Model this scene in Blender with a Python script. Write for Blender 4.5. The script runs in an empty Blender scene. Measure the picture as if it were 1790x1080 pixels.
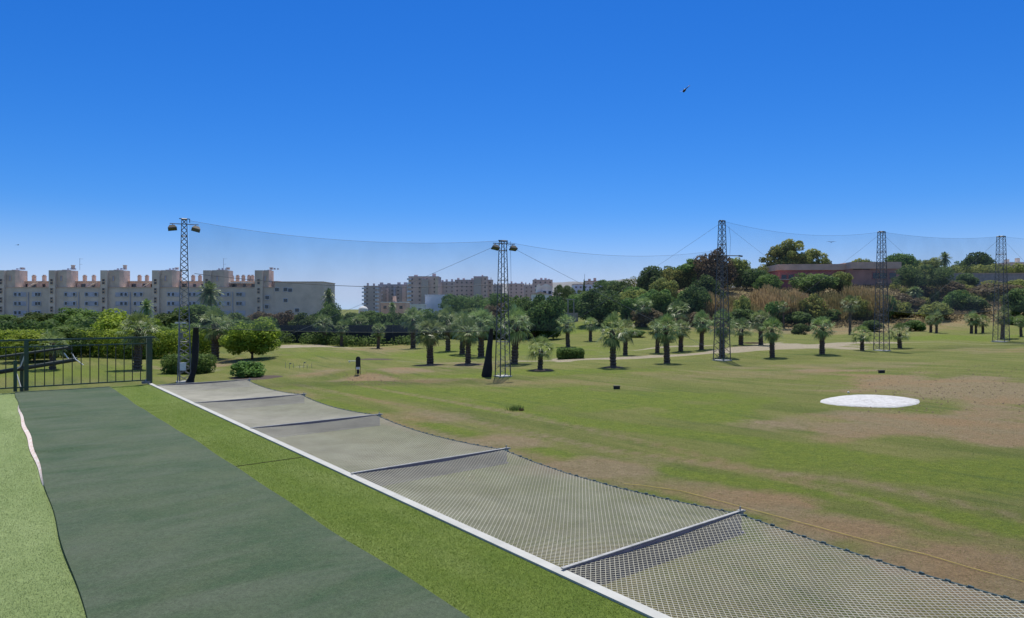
import bpy, math, random
import numpy as np
from mathutils import Vector, Matrix

# ------------------------------------------------------------------ camera, sky, sun, exposure
sc = bpy.context.scene
COL = sc.collection
FPX, CX, CY, EYE = 1170.0, 895.0, 540.0, 1.65
cd = bpy.data.cameras.new('camera'); cam = bpy.data.objects.new('camera', cd); COL.objects.link(cam)
cam.location = (0, 0, EYE); cam.rotation_euler = (math.radians(90), 0, 0)
cd.sensor_width = 36; cd.lens = 36 * FPX / 1790; cd.clip_start = 0.05; cd.clip_end = 12000
sc.camera = cam
SUN_EL, SUN_AZ = 66.0, 4.0
w = bpy.data.worlds.new("World"); sc.world = w; w.use_nodes = True
nt = w.node_tree; nt.nodes.clear()
sky = nt.nodes.new('ShaderNodeTexSky'); sky.sky_type = 'NISHITA'; sky.sun_disc = False
sky.sun_elevation = math.radians(SUN_EL); sky.sun_rotation = math.radians(SUN_AZ)
sky.air_density = 1.0; sky.dust_density = 0.15; sky.ozone_density = 3.0; sky.altitude = 60
EXPO = 0.30; BG = 0.115
def wm_(op, a, b):
    q = nt.nodes.new('ShaderNodeMath'); q.operation = op
    for i, t in enumerate((a, b)):
        if hasattr(t, 'is_linked'): nt.links.new(t, q.inputs[i])
        else: q.inputs[i].default_value = t
    return q.outputs[0]
# grade the physical sky towards the deep clear blue of the photograph, channel by channel
ss_ = nt.nodes.new('ShaderNodeSeparateColor'); nt.links.new(sky.outputs[0], ss_.inputs[0])
cc_ = nt.nodes.new('ShaderNodeCombineColor')
for ch, (pw_, k_) in enumerate(((2.3, .75), (1.25, .63), (.90, 1.03))):
    v_ = wm_('POWER', wm_('MULTIPLY', ss_.outputs[ch], BG), pw_); nt.links.new(wm_('MULTIPLY', v_, k_), cc_.inputs[ch])
tc_ = nt.nodes.new('ShaderNodeTexCoord'); sx_ = nt.nodes.new('ShaderNodeSeparateXYZ'); nt.links.new(tc_.outputs['Generated'], sx_.inputs[0])
hz_ = nt.nodes.new('ShaderNodeMapRange'); hz_.inputs[1].default_value = .0; hz_.inputs[2].default_value = .15; hz_.inputs[3].default_value = 1.0; hz_.inputs[4].default_value = 0.0; nt.links.new(sx_.outputs[2], hz_.inputs[0])
mh_ = nt.nodes.new('ShaderNodeMix'); mh_.data_type = 'RGBA'; nt.links.new(wm_('POWER', hz_.outputs[0], 2.1), mh_.inputs[0]); nt.links.new(cc_.outputs[0], mh_.inputs[6]); mh_.inputs[7].default_value = (.52, .70, .96, 1)
hs = nt.nodes.new('ShaderNodeVectorMath'); hs.operation = 'SCALE'; hs.inputs['Scale'].default_value = 1 / (BG * 2 ** EXPO); up_ = nt.nodes.new('ShaderNodeMapRange'); up_.inputs[1].default_value = .45; up_.inputs[2].default_value = .68; nt.links.new(sx_.outputs[2], up_.inputs[0])
lift_ = nt.nodes.new('ShaderNodeVectorMath'); lift_.operation = 'MULTIPLY'; nt.links.new(sky.outputs[0], lift_.inputs[0]); lift_.inputs[1].default_value = (BG * 2.1, BG * 1.9, BG * 1.6)
mu_ = nt.nodes.new('ShaderNodeMix'); mu_.data_type = 'RGBA'; nt.links.new(up_.outputs[0], mu_.inputs[0]); nt.links.new(mh_.outputs[2], mu_.inputs[6]); nt.links.new(lift_.outputs[0], mu_.inputs[7])  # unseen sky overhead swapped for a brightened one, added to open the shadows
nt.links.new(mu_.outputs[2], hs.inputs[0])
bg = nt.nodes.new('ShaderNodeBackground'); bg.inputs['Strength'].default_value = 0.115
wo = nt.nodes.new('ShaderNodeOutputWorld')
nt.links.new(hs.outputs[0], bg.inputs['Color']); nt.links.new(bg.outputs[0], wo.inputs[0])
sl = bpy.data.lights.new('sun', 'SUN'); sl.energy = 4.0; sl.angle = math.radians(0.5); sl.color = (1.0, 0.94, 0.84)
so = bpy.data.objects.new('sun', sl); COL.objects.link(so)
sd = Vector((math.sin(math.radians(SUN_AZ)) * math.cos(math.radians(SUN_EL)), math.cos(math.radians(SUN_AZ)) * math.cos(math.radians(SUN_EL)), math.sin(math.radians(SUN_EL))))
so.rotation_euler = sd.to_track_quat('Z', 'Y').to_euler(); so.location = sd * 60
sc.view_settings.view_transform = 'Standard'; sc.view_settings.look = 'None'
sc.view_settings.exposure = EXPO; sc.view_settings.gamma = 1.0
sc.cycles.max_bounces = 6; sc.cycles.transparent_max_bounces = 16; sc.cycles.diffuse_bounces = 3
sc.cycles.use_denoising = True

rnd = random.Random(7); R = math.radians

# ------------------------------------------------------------------ terrain maths
def sm(x): x = np.clip(x, 0, 1); return x * x * (3 - 2 * x)
def hgt(x, y):
    x = np.asarray(x, float); y = np.asarray(y, float)
    z = -3.9 + 0.02 * (np.sqrt(x * x + 100) + x - 10) / 2 * np.clip(1.3 - np.abs(x) / 400, 0, 1)
    z = z + 10.5 * sm((y - 118) / 78) * sm((x - 8) / 44)
    z = z + 3.0 * sm((y - 108) / 50) * sm(1 - abs(x - 20) / 26)
    z = z + 4.0 * sm((y - 230) / 260) * sm((x + 120) / 160)
    amp = sm((y - 45) / 40) * sm((190 - y) / 60)
    z = z + amp * (0.28 * np.sin(x * .11 + 1.3) * np.sin(y * .13) + 0.16 * np.sin(x * .23 + y * .09) + .08 * np.sin(x * .51 - y * .31))
    # little mound and bunker lips
    z = z + 0.45 * np.exp(-((x + 13.0) ** 2 / 16 + (y - 57) ** 2 / 5))
    z = z + 0.25 * np.exp(-((x - 21) ** 2 / 14 + (y - 40) ** 2 / 12))
    return z
def P(u, v, Y): return Vector(((u - CX) / FPX * Y, Y, EYE - (v - CY) / FPX * Y))
def G(u, v):
    dx, dz = (u - CX) / FPX, -(v - CY) / FPX
    prev = 5.0
    for i in range(4000):
        Y = prev + 0.1
        if EYE + dz * Y < float(hgt(dx * Y, Y)): break
        prev = Y
    return Vector((dx * Y, Y, float(hgt(dx * Y, Y))))
def ground_at(x, y): return Vector((x, y, float(hgt(x, y))))

# ------------------------------------------------------------------ helpers
class MB:
    def __init__(s): s.v = []; s.f = []
    def add(s, vs, fs):
        n = len(s.v); s.v += [tuple(p) for p in vs]; s.f += [tuple(i + n for i in f) for f in fs]
    def box(s, c, d, rz=0.0, M=None):
        hx, hy, hz = d[0] / 2, d[1] / 2, d[2] / 2
        vs = [Vector((x * hx, y * hy, z * hz)) for z in (-1, 1) for y in (-1, 1) for x in (-1, 1)]
        m = M if M is not None else Matrix.Rotation(rz, 3, 'Z')
        s.add([m @ p + Vector(c) for p in vs], [(0, 2, 3, 1), (4, 5, 7, 6), (0, 1, 5, 4), (2, 6, 7, 3), (0, 4, 6, 2), (1, 3, 7, 5)])
    def b2(s, x0, x1, y0, y1, z0, z1): s.box(((x0 + x1) / 2, (y0 + y1) / 2, (z0 + z1) / 2), (x1 - x0, y1 - y0, z1 - z0))
    def tube(s, a, b, r, n=6, r2=None):
        a = Vector(a); b = Vector(b); d = (b - a)
        if d.length < 1e-6: return
        q = d.to_track_quat('Z', 'Y'); r2 = r if r2 is None else r2
        vs = []
        for p, rr in ((a, r), (b, r2)):
            for i in range(n):
                t = 2 * math.pi * i / n; vs.append(p + q @ Vector((math.cos(t) * rr, math.sin(t) * rr, 0)))
        s.add(vs, [(i, (i + 1) % n, n + (i + 1) % n, n + i) for i in range(n)] + [tuple(range(n - 1, -1, -1)), tuple(range(n, 2 * n))])
    def path(s, pts, r, n=6):
        for a, b in zip(pts, pts[1:]): s.tube(a, b, r, n)
    def prism(s, poly, z0, z1):
        n = len(poly)
        s.add([(x, y, z0) for x, y in poly] + [(x, y, z1) for x, y in poly],
              [(i, (i + 1) % n, n + (i + 1) % n, n + i) for i in range(n)] + [tuple(range(n - 1, -1, -1)), tuple(range(n, 2 * n))])
    def quad(s, a, b, c, d): s.add([a, b, c, d], [(0, 1, 2, 3)])
    def build(s, name, mat, parent=None, smooth=False, loc=None):
        me = bpy.data.meshes.new(name); me.from_pydata(s.v, [], s.f); me.update()
        me.materials.append(mat)
        if smooth: me.polygons.foreach_set('use_smooth', [True] * len(me.polygons))
        o = bpy.data.objects.new(name, me); COL.objects.link(o)
        if parent is not None: o.parent = parent
        if loc is not None: o.location = loc
        return o
def npmesh(name, V, F, mat, parent=None, tint=None):
    """fast mesh: V (n,3), F (m,k) all faces the same size; tint per face"""
    me = bpy.data.meshes.new(name); k = F.shape[1]; m = len(F)
    me.vertices.add(len(V)); me.vertices.foreach_set('co', V.astype(np.float32).ravel())
    me.loops.add(m * k); me.loops.foreach_set('vertex_index', F.astype(np.int32).ravel())
    me.polygons.add(m); me.polygons.foreach_set('loop_start', np.arange(0, m * k, k, dtype=np.int32))
    me.update(calc_edges=True)
    if tint is not None:
        a = me.attributes.new('tint', 'FLOAT', 'FACE'); a.data.foreach_set('value', tint.astype(np.float32))
    me.materials.append(mat); me.validate()
    o = bpy.data.objects.new(name, me); COL.objects.link(o)
    if parent is not None: o.parent = parent
    return o
def tag(o, label=None, cat=None, group=None, kind=None):
    if label: o['label'] = label
    if cat: o['category'] = cat
    if group: o['group'] = group
    if kind: o['kind'] = kind
    return o
def empty(name, loc, label, cat, group=None, rz=0.0):
    o = bpy.data.objects.new(name, None); COL.objects.link(o); o.location = loc; o.rotation_euler = (0, 0, rz)
    o.empty_display_size = .2
    return tag(o, label, cat, group)
def dup(root, loc, label, cat=None, group=None, rz=0.0, scale=(1, 1, 1)):
    c = root.copy(); COL.objects.link(c); c.location = loc; c.rotation_euler = (0, 0, rz); c.scale = scale
    c['label'] = label
    if group: c['group'] = group
    for ch in root.children:
        d = ch.copy(); COL.objects.link(d); d.parent = c
        for g in ch.children:
            e = g.copy(); COL.objects.link(e); e.parent = d
    return c

# ------------------------------------------------------------------ materials
def newmat(name):
    m = bpy.data.materials.new(name); m.use_nodes = True; n = m.node_tree; n.nodes.clear()
    out = n.nodes.new('ShaderNodeOutputMaterial'); p = n.nodes.new('ShaderNodeBsdfPrincipled')
    n.links.new(p.outputs[0], out.inputs[0]); return m, n, p, out
def mixc(n, fac, a, b, bt='MIX'):
    x = n.nodes.new('ShaderNodeMix'); x.data_type = 'RGBA'; x.blend_type = bt
    for s, val in ((0, fac), (6, a), (7, b)):
        if hasattr(val, 'is_linked'): n.links.new(val, x.inputs[s])
        elif isinstance(val, (tuple, list)): x.inputs[s].default_value = (*val, 1) if len(val) == 3 else val
        else: x.inputs[s].default_value = val
    return x.outputs[2]
def noise(n, scale, detail=4, rough=.55, vec=None, dist=0.0):
    t = n.nodes.new('ShaderNodeTexNoise'); t.inputs['Scale'].default_value = scale; t.inputs['Detail'].default_value = detail
    t.inputs['Roughness'].default_value = rough; t.inputs['Distortion'].default_value = dist
    if vec is not None: n.links.new(vec, t.inputs['Vector'])
    return t.outputs[0]
def ramp(n, src, a, b, lo=0.0, hi=1.0):
    r = n.nodes.new('ShaderNodeMapRange'); r.inputs[1].default_value = a; r.inputs[2].default_value = b
    r.inputs[3].default_value = lo; r.inputs[4].default_value = hi; r.clamp = True
    n.links.new(src, r.inputs[0]); return r.outputs[0]
def objco(n, scale=(1, 1, 1), rz=0.0):
    t = n.nodes.new('ShaderNodeTexCoord'); mp = n.nodes.new('ShaderNodeMapping'); mp.vector_type = 'POINT'
    mp.inputs['Scale'].default_value = scale; mp.inputs['Rotation'].default_value = (0, 0, rz)
    n.links.new(t.outputs['Object'], mp.inputs['Vector']); return mp.outputs[0]
def objco2(n, rz, scale):
    # turn first, then stretch
    t = n.nodes.new('ShaderNodeTexCoord'); a = n.nodes.new('ShaderNodeMapping'); a.inputs['Rotation'].default_value = (0, 0, rz)
    b = n.nodes.new('ShaderNodeMapping'); b.inputs['Scale'].default_value = scale
    n.links.new(t.outputs['Object'], a.inputs['Vector']); n.links.new(a.outputs[0], b.inputs['Vector']); return b.outputs[0]
def grain(n, c, co, specs):
    for scale, lo, hi in specs:
        f = ramp(n, noise(n, scale, 7, .8, co), .33, .67, lo, hi); cc = n.nodes.new('ShaderNodeCombineColor')
        for i in range(3): n.links.new(f, cc.inputs[i])
        c = mixc(n, 1.0, c, cc.outputs[0], 'MULTIPLY')
    return c
def bump(n, p, src, dist, strength=.6):
    b = n.nodes.new('ShaderNodeBump'); b.inputs['Distance'].default_value = dist; b.inputs['Strength'].default_value = strength
    n.links.new(src, b.inputs['Height']); n.links.new(b.outputs[0], p.inputs['Normal'])
def simple(name, col, rough=.7, metal=0.0, var=.18, sc_=3.0, bd=0.0, col2=None, bs=None):
    m, n, p, out = newmat(name); co = objco(n)
    c2 = col2 or tuple(c * (1 - var) * .85 for c in col)
    f = noise(n, sc_, 5, .6, co)
    n.links.new(mixc(n, ramp(n, f, .35, .65), c2, col), p.inputs['Base Color'])
    p.inputs['Roughness'].default_value = rough; p.inputs['Metallic'].default_value = metal
    if bd: bump(n, p, noise(n, bs or sc_ * 6, 4, .6, co), bd)
    return m
def leafmat(name, col, col2, spec=.12, rough=.6, transl=.45):
    col = tuple(c * 2.2 for c in col); col2 = tuple(c * 2.1 for c in col2)
    m, n, p, out = newmat(name)
    a = n.nodes.new('ShaderNodeAttribute'); a.attribute_name = 'tint'
    c = mixc(n, a.outputs['Fac'], col, col2)
    oi = n.nodes.new('ShaderNodeObjectInfo')
    h = n.nodes.new('ShaderNodeHueSaturation'); n.links.new(c, h.inputs['Color'])
    n.links.new(ramp(n, oi.outputs['Random'], 0, 1, .485, .512), h.inputs['Hue']); n.links.new(ramp(n, oi.outputs['Random'], 0, 1, .8, 1.2), h.inputs['Value'])
    p.inputs['Roughness'].default_value = rough
    p.inputs['Specular IOR Level'].default_value = spec
    n.links.new(h.outputs[0], p.inputs['Base Color'])
    tr = n.nodes.new('ShaderNodeBsdfTranslucent'); n.links.new(mixc(n, .5, h.outputs[0], (.35, .42, .06), 'MULTIPLY') if False else h.outputs[0], tr.inputs[0])
    ms = n.nodes.new('ShaderNodeMixShader'); ms.inputs[0].default_value = transl
    n.links.new(p.outputs[0], ms.inputs[1]); n.links.new(tr.outputs[0], ms.inputs[2]); n.links.new(ms.outputs[0], out.inputs[0])
    return m
M = {}
M['steel'] = simple('galvanised_steel', (.24, .25, .27), .42, .55, sc_=6)
M['steel_dark'] = simple('weathered_steel', (.10, .105, .115), .5, .4, sc_=6)
M['beam'] = simple('beam_steel', (.36, .36, .355), .65, .1, sc_=14, col2=(.25, .25, .24))
M['edge'] = simple('edge_concrete', (.46, .455, .42), .8, 0, sc_=5, bd=.004, col2=(.38, .38, .35), bs=30)
M['cord'] = simple('net_cord', (.46, .44, .355), .8, 0, var=.1, sc_=2)
M['rope'] = simple('teal_rope', (.04, .09, .10), .7, 0, sc_=20)
M['green_paint'] = simple('green_paint', (.018, .06, .03), .38, 0, sc_=12, col2=(.03, .045, .02))
M['rail_dark'] = simple('dark_rail', (.022, .034, .026), .4, .2, sc_=12)
M['white'] = simple('white_paint', (.78, .78, .76), .6, 0, sc_=4, var=.08)
M['plinth'] = simple('plinth_concrete', (.33, .32, .29), .85, 0, sc_=2, bd=.01)
M['black'] = simple('black_plastic', (.015, .015, .017), .55, 0, sc_=8)
M['black_net'] = simple('gathered_net', (.022, .022, .024), .95, 0, sc_=3, bd=.05)
M['glass'] = simple('window_glass', (.03, .04, .055), .12, 0, sc_=1)
M['lens'] = simple('lamp_lens', (.06, .075, .06), .3, 0, sc_=4)
M['bark'] = simple('bark', (.14, .095, .06), .9, 0, sc_=6, bd=.04, col2=(.07, .05, .035))
M['palm_bark'] = simple('palm_bark', (.17, .12, .085), .9, 0, sc_=9, bd=.08, col2=(.06, .042, .03))
M['dead'] = simple('dead_frond', (.26, .17, .09), .8, 0, sc_=5)
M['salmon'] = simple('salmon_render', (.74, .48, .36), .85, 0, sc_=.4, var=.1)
M['lilac'] = simple('grey_render', (.68, .56, .48), .85, 0, sc_=.25, var=.1)
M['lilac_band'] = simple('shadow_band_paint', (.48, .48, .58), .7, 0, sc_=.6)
M['peach'] = simple('peach_bounce', (.68, .54, .45), .85, 0, sc_=.5, var=.08)  # warm light bounced off the roof terraces is put into this colour
M['rose'] = simple('rose_render', (.72, .52, .47), .85, 0, sc_=.1, var=.08)
M['taupe'] = simple('taupe_render', (.52, .44, .42), .85, 0, sc_=.1, var=.08)
M['bluewhite'] = simple('pale_render', (.66, .70, .82), .8, 0, sc_=.2, var=.06)
M['whitewash'] = simple('whitewash', (.80, .79, .76), .8, 0, sc_=.3, var=.06)
M['terracotta'] = simple('terracotta_render', (.50, .17, .15), .85, 0, sc_=.3, var=.15)
M['fascia'] = simple('roof_fascia', (.66, .46, .34), .8, 0, sc_=.4, var=.1)
M['tile'] = simple('roof_tile', (.36, .19, .12), .8, 0, sc_=1.5)
M['bluehill'] = simple('far_hill', (.22, .22, .22), .95, 0, sc_=.01)
M['stone'] = simple('retaining_stone', (.38, .33, .30), .9, 0, sc_=1.2, bd=.05)
M['lamp_body'] = simple('lamp_body', (.035, .04, .04), .6, 0)
M['hem'] = simple('net_hem', (.10, .11, .085), .9)
M['soil'] = simple('dark_soil', (.075, .05, .035), .95, 0, sc_=4, bd=.05)
M['dimpane'] = simple('dim_pane', (.20, .165, .165), .5)
M['redwall'] = simple('dull_red_wall', (.52, .27, .20), .85, 0, sc_=.3)
M['yellow'] = simple('yellow_cord', (.55, .42, .08), .7, 0, sc_=3)
M['ball'] = simple('golf_ball', (.82, .82, .80), .35, 0, sc_=20, var=.05)
M['backing'] = simple('turf_backing', (.80, .76, .70), .8, 0, sc_=30, col2=(.62, .42, .33))
M['leaf_dark'] = leafmat('leaf_dark', (.022, .042, .014), (.075, .11, .032))
M['leaf_mid'] = leafmat('leaf_mid', (.035, .065, .016), (.09, .14, .035))
M['leaf_bright'] = leafmat('leaf_bright', (.06, .095, .012), (.17, .215, .03))
M['leaf_olive'] = leafmat('leaf_olive', (.055, .072, .018), (.17, .18, .05))
M['leaf_brown'] = leafmat('leaf_brown', (.045, .038, .022), (.11, .085, .05))
M['palm_leaf'] = leafmat('palm_leaf', (.040, .068, .020), (.135, .175, .062), spec=.4, rough=.42, transl=.3)
M['reed'] = leafmat('reed', (.105, .10, .038), (.25, .19, .09), transl=.5)
M['agave'] = leafmat('agave_leaf', (.05, .075, .04), (.11, .15, .085))

def groundmat():
    m, n, p, out = newmat('field_grass')
    a = n.nodes.new('ShaderNodeAttribute'); a.attribute_name = 'cover'
    sp = n.nodes.new('ShaderNodeSeparateColor'); n.links.new(a.outputs['Color'], sp.inputs[0])
    co = objco(n); st = objco2(n, R(-38), (1.5, .22, 1))
    nb = noise(n, .16, 6, .62, co, .6); ns = noise(n, .42, 7, .66, st, .3); nf = noise(n, 2.2, 8, .75, co); nm = noise(n, 22, 6, .75, co)
    def madd(x, y, k):
        q = n.nodes.new('ShaderNodeMath'); q.operation = 'MULTIPLY_ADD'; n.links.new(y, q.inputs[0]); q.inputs[1].default_value = k; n.links.new(x, q.inputs[2]); return q.outputs[0]
    base = mixc(n, ramp(n, nb, .35, .68), (.092, .122, .020), (.145, .168, .032))
    base = mixc(n, ramp(n, ns, .40, .66), base, (.195, .19, .058))
    lush = mixc(n, ramp(n, nf, .3, .7), (.085, .135, .012), (.17, .21, .022))
    lf = ramp(n, madd(sp.outputs[1], ns, .5), .45, .95)
    c = mixc(n, lf, base, lush)
    dk = n.nodes.new('ShaderNodeMath'); dk.operation = 'MULTIPLY'; dk.inputs[1].default_value = .55; n.links.new(ramp(n, noise(n, .55, 5, .6, st), .55, .7), dk.inputs[0])
    c = mixc(n, dk.outputs[0], c, (.042, .088, .018))
    dry = mixc(n, ramp(n, nf, .3, .7), (.20, .15, .085), (.285, .22, .14))
    red = mixc(n, ramp(n, nb, .45, .6), dry, (.27, .175, .10))
    df = ramp(n, madd(madd(sp.outputs[0], ns, .9), nf, .7), .92, 1.5)
    c = mixc(n, df, c, red)
    sand = mixc(n, ramp(n, nf, .3, .7), (.30, .25, .185), (.40, .34, .26))
    c = mixc(n, ramp(n, madd(sp.outputs[2], nf, .3), .45, .75), c, sand)
    c = mixc(n, ramp(n, nm, .25, .6, .12, .0), c, (.05, .07, .02))
    c = mixc(n, ramp(n, nm, .5, .8, 0, .22), c, (.35, .33, .17))
    n.links.new(c, p.inputs['Base Color']); p.inputs['Roughness'].default_value = .95
    p.inputs['Specular IOR Level'].default_value = .15
    c2_ = mixc(n, ramp(n, noise(n, 75, 5, .8, co), .42, .7, 0, .30), c, (.26, .27, .10)); c2_ = mixc(n, ramp(n, noise(n, 48, 5, .8, co), .36, .5, .38, 0), c2_, (.04, .055, .018)); c2_ = grain(n, c2_, co, ((7, .80, 1.20), (20, .66, 1.34), (60, .75, 1.25))); n.links.new(c2_, p.inputs['Base Color'])
    bump(n, p, madd(nf, nm, .6), .16, .9)
    return m
M['ground'] = groundmat()
def turfmat(name, a_, b_, c_, s1, s2, worn=None, bd=.01, wr=(2.0, .5, 1), wk=.6, gr=.2):
    m, n, p, out = newmat(name); co = objco(n); st = objco2(n, R(-38), wr)
    f = noise(n, s1, 6, .7, co); g = noise(n, s2, 5, .8, co); h = noise(n, .9, 5, .6, st, .4)
    c = mixc(n, ramp(n, f, .3, .7), a_, b_)
    c = mixc(n, ramp(n, h, .40, .66, 0, wk), c, worn or c_)
    c = mixc(n, ramp(n, g, .52, .75, 0, .75), c, c_)
    c = mixc(n, ramp(n, g, .25, .45, .55, 0), c, tuple(x * .4 for x in a_))
    c = grain(n, c, co, ((28, 1 - gr * .7, 1 + gr * .7), (75, 1 - gr, 1 + gr)))
    n.links.new(c, p.inputs['Base Color']); p.inputs['Roughness'].default_value = .9; p.inputs['Specular IOR Level'].default_value = .2
    bump(n, p, g, bd, .9); return m
M['turf_light'] = turfmat('turf_light', (.155, .215, .072), (.20, .26, .095), (.28, .34, .15), 4, 110)
M['turf_bright'] = turfmat('turf_bright', (.085, .135, .016), (.125, .175, .024), (.175, .215, .06), 4, 110)
M['mat'] = turfmat('hitting_mat', (.032, .068, .032), (.082, .105, .060), (.13, .155, .10), 1.1, 140, worn=(.088, .108, .074), bd=.006, wr=(.9, 3.2, 1), wk=.75, gr=.28)
M['blade_light'] = leafmat('blade_light', (.095, .125, .045), (.16, .185, .08), transl=.3)
M['blade_bright'] = leafmat('blade_bright', (.05, .082, .012), (.105, .13, .028), transl=.3)
M['blade_mat'] = leafmat('blade_mat', (.03, .06, .035), (.10, .135, .10), transl=.2)
M['blade_field'] = leafmat('blade_field', (.05, .065, .015), (.12, .12, .04), transl=.3)
def chalkmat():
    m, n, p, out = newmat('white_sand'); co = objco(n)
    n.links.new(mixc(n, ramp(n, noise(n, 3, 6, .7, co), .3, .6), (.50, .48, .46), (.68, .67, .66)), p.inputs['Base Color'])
    p.inputs['Roughness'].default_value = .9; bump(n, p, noise(n, 5, 6, .75, co), .15, 1.0); return m
M['chalk'] = chalkmat()
def veil(name, cov, col):
    m, n, p, out = newmat(name); co = objco(n)
    p.inputs['Base Color'].default_value = (*col, 1); p.inputs['Roughness'].default_value = .9
    tr = n.nodes.new('ShaderNodeBsdfTransparent'); ms = n.nodes.new('ShaderNodeMixShader')
    n.links.new(ramp(n, noise(n, .35, 3, .5, co), .3, .7, cov * .75, cov * 1.25), ms.inputs[0])
    n.links.new(tr.outputs[0], ms.inputs[1]); n.links.new(p.outputs[0], ms.inputs[2]); n.links.new(ms.outputs[0], out.inputs[0]); return m
M['veil'] = veil('fine_netting', .17, (.26, .27, .30))
M['veil_light'] = veil('finer_netting', .09, (.24, .25, .28))

# ------------------------------------------------------------------ ground
def axis(a0, a1, step, lim, grow, neglim):
    pts = list(np.arange(a0, a1, step)); d = step; x = a1
    while x < lim: pts.append(x); d *= grow; x += d
    pts.append(lim); d = step; x = a0 - step; neg = []
    while x > neglim: neg.append(x); d *= grow; x -= d
    neg.append(neglim); return np.array(neg[::-1] + pts)
xs = axis(-58, 100, .55, 5000, 1.09, -5000); ys = axis(10, 120, .5, 9000, 1.07, -300)
X, Y = np.meshgrid(xs, ys); Z = hgt(X, Y)
V = np.stack([X.ravel(), Y.ravel(), Z.ravel()], 1)
nx, ny = len(xs), len(ys)
ii = (np.arange(ny - 1)[:, None] * nx + np.arange(nx - 1)[None, :]).ravel()
F = np.stack([ii, ii + 1, ii + nx + 1, ii + nx], 1)
ground = npmesh('ground', V, F, M['ground']); tag(ground, kind='structure')
ground.data.polygons.foreach_set('use_smooth', [True] * len(ground.data.polygons))
cov = np.zeros((len(V), 4)); cov[:, 3] = 1
def wob(x, y): return .22 * np.sin(x * .9 + 1.7 * np.sin(y * .6)) + .18 * np.sin(y * 1.3 + 2 * np.sin(x * .7)) + .12 * np.sin(x * 2.7 + y * 1.9)
def patch(ch, u, v, ru, rv, k=1.0, soft=1.1):
    c = G(u, v); a = G(u, max(v - rv, 566)); b = G(u, v + rv); rx = ru * c.y / FPX; ry = max((a.y - b.y) / 2, .3); cy = (a.y + b.y) / 2
    d = np.sqrt(((V[:, 0] - c.x) / rx) ** 2 + ((V[:, 1] - cy) / ry) ** 2) + wob(V[:, 0], V[:, 1])
    cov[:, ch] = np.maximum(cov[:, ch], k * sm((1 + soft / 2 - d) / soft))
for a in [(1720, 684, 190, 30, .95), (1650, 742, 250, 24, .95), (1790, 760, 140, 22, .95), (1450, 745, 160, 12, .6), (1330, 878, 90, 18, .85), (1480, 930, 130, 26, .85), (1650, 985, 150, 32, .95), (1720, 1040, 150, 40, .8), (1180, 850, 90, 10, .5),
          (1010, 818, 120, 18, .8), (850, 775, 100, 12, .7), (720, 728, 90, 9, .55), (640, 660, 55, 7, .9), (690, 647, 55, 4, .8), (760, 664, 50, 4, .6),
          (560, 651, 60, 6, .6), (340, 640, 60, 10, .75), (500, 690, 60, 8, .4), (1450, 648, 70, 3, .9), (1560, 660, 90, 6, .6), (650, 612, 60, 6, .5), (800, 640, 60, 8, .45), (1100, 850, 60, 9, .5), (1300, 655, 200, 8, .35), (1790, 612, 110, 6, .4), (1450, 640, 220, 5, .4), (940, 668, 160, 6, .3)]:
    patch(0, *a)
for a in [(1050, 700, 260, 16, .9), (940, 690, 120, 14, .8), (1230, 720, 110, 20, .8), (700, 685, 170, 10, .7), (1720, 830, 160, 26, .9), (1420, 800, 130, 22, .7), (1080, 870, 70, 10, .6), (300, 640, 60, 12, .7), (150, 650, 200, 14, .6), (740, 620, 60, 8, .7),
          (1000, 575, 120, 8, 1), (1650, 590, 130, 5, .8), (560, 620, 80, 8, .6), (900, 612, 200, 12, .6), (560, 680, 120, 10, .5), (1000, 650, 200, 6, .7), (800, 658, 80, 4, .7)]:
    patch(1, *a)
def track(pts, wd_, ch, k):
    pw_ = [G(*q) for q in pts]
    for a, b in zip(pw_, pw_[1:]):
        ab = np.array([b.x - a.x, b.y - a.y]); t = np.clip(((V[:, 0] - a.x) * ab[0] + (V[:, 1] - a.y) * ab[1]) / (ab @ ab), 0, 1)
        d = np.hypot(V[:, 0] - a.x - t * ab[0], V[:, 1] - a.y - t * ab[1]); cov[:, ch] = np.maximum(cov[:, ch], k * sm((wd_ + .45 - d) / .6))
track([(520, 672), (700, 708), (900, 752), (1060, 785), (1230, 812), (1500, 842), (1790, 905)], .15, 0, .62)
track([(620, 672), (900, 722), (1200, 790), (1500, 870), (1790, 960)], .2, 0, .5)
track([(560, 700), (760, 745), (1000, 800), (1250, 836), (1500, 870), (1790, 930)], .5, 1, .8)
track([(700, 690), (1000, 735), (1300, 770), (1500, 800), (1790, 845)], .9, 1, .8)
track([(650, 730), (900, 790), (1100, 840), (1300, 885), (1500, 940), (1790, 1015)], .4, 0, .5)
# a cart path of pale earth: polyline in the world
path_px = [(1800, 600), (1650, 598), (1560, 599), (1460, 601), (1380, 607), (1270, 613), (1150, 622), (1060, 627), (980, 630), (900, 631), (820, 634), (700, 631)]
pw = [G(*q) for q in path_px]
for q, (a, b) in enumerate(zip(pw, pw[1:])):
    ab = np.array([b.x - a.x, b.y - a.y]); L2 = ab @ ab
    t = np.clip(((V[:, 0] - a.x) * ab[0] + (V[:, 1] - a.y) * ab[1]) / L2, 0, 1)
    d = np.hypot(V[:, 0] - a.x - t * ab[0], V[:, 1] - a.y - t * ab[1]) + .3 * wob(V[:, 0], V[:, 1])
    wdt = 2.6 if 3 <= q <= 4 else (1.4 if q < 8 else .7)
    cov[:, 2] = np.maximum(cov[:, 2], (.36 if q < 2 else .62 if q < 9 else .4) * sm((wdt + .5 - d) / .9))
for a in [(1400, 605, 75, 5, .9), (985, 629, 20, 3, 1), (370, 646, 50, 5, .4), (560, 605, 75, 1.5, .9), (1175, 606, 100, 1.5, .6), (525, 641, 22, 2, .5)]: patch(2, *a)
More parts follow.
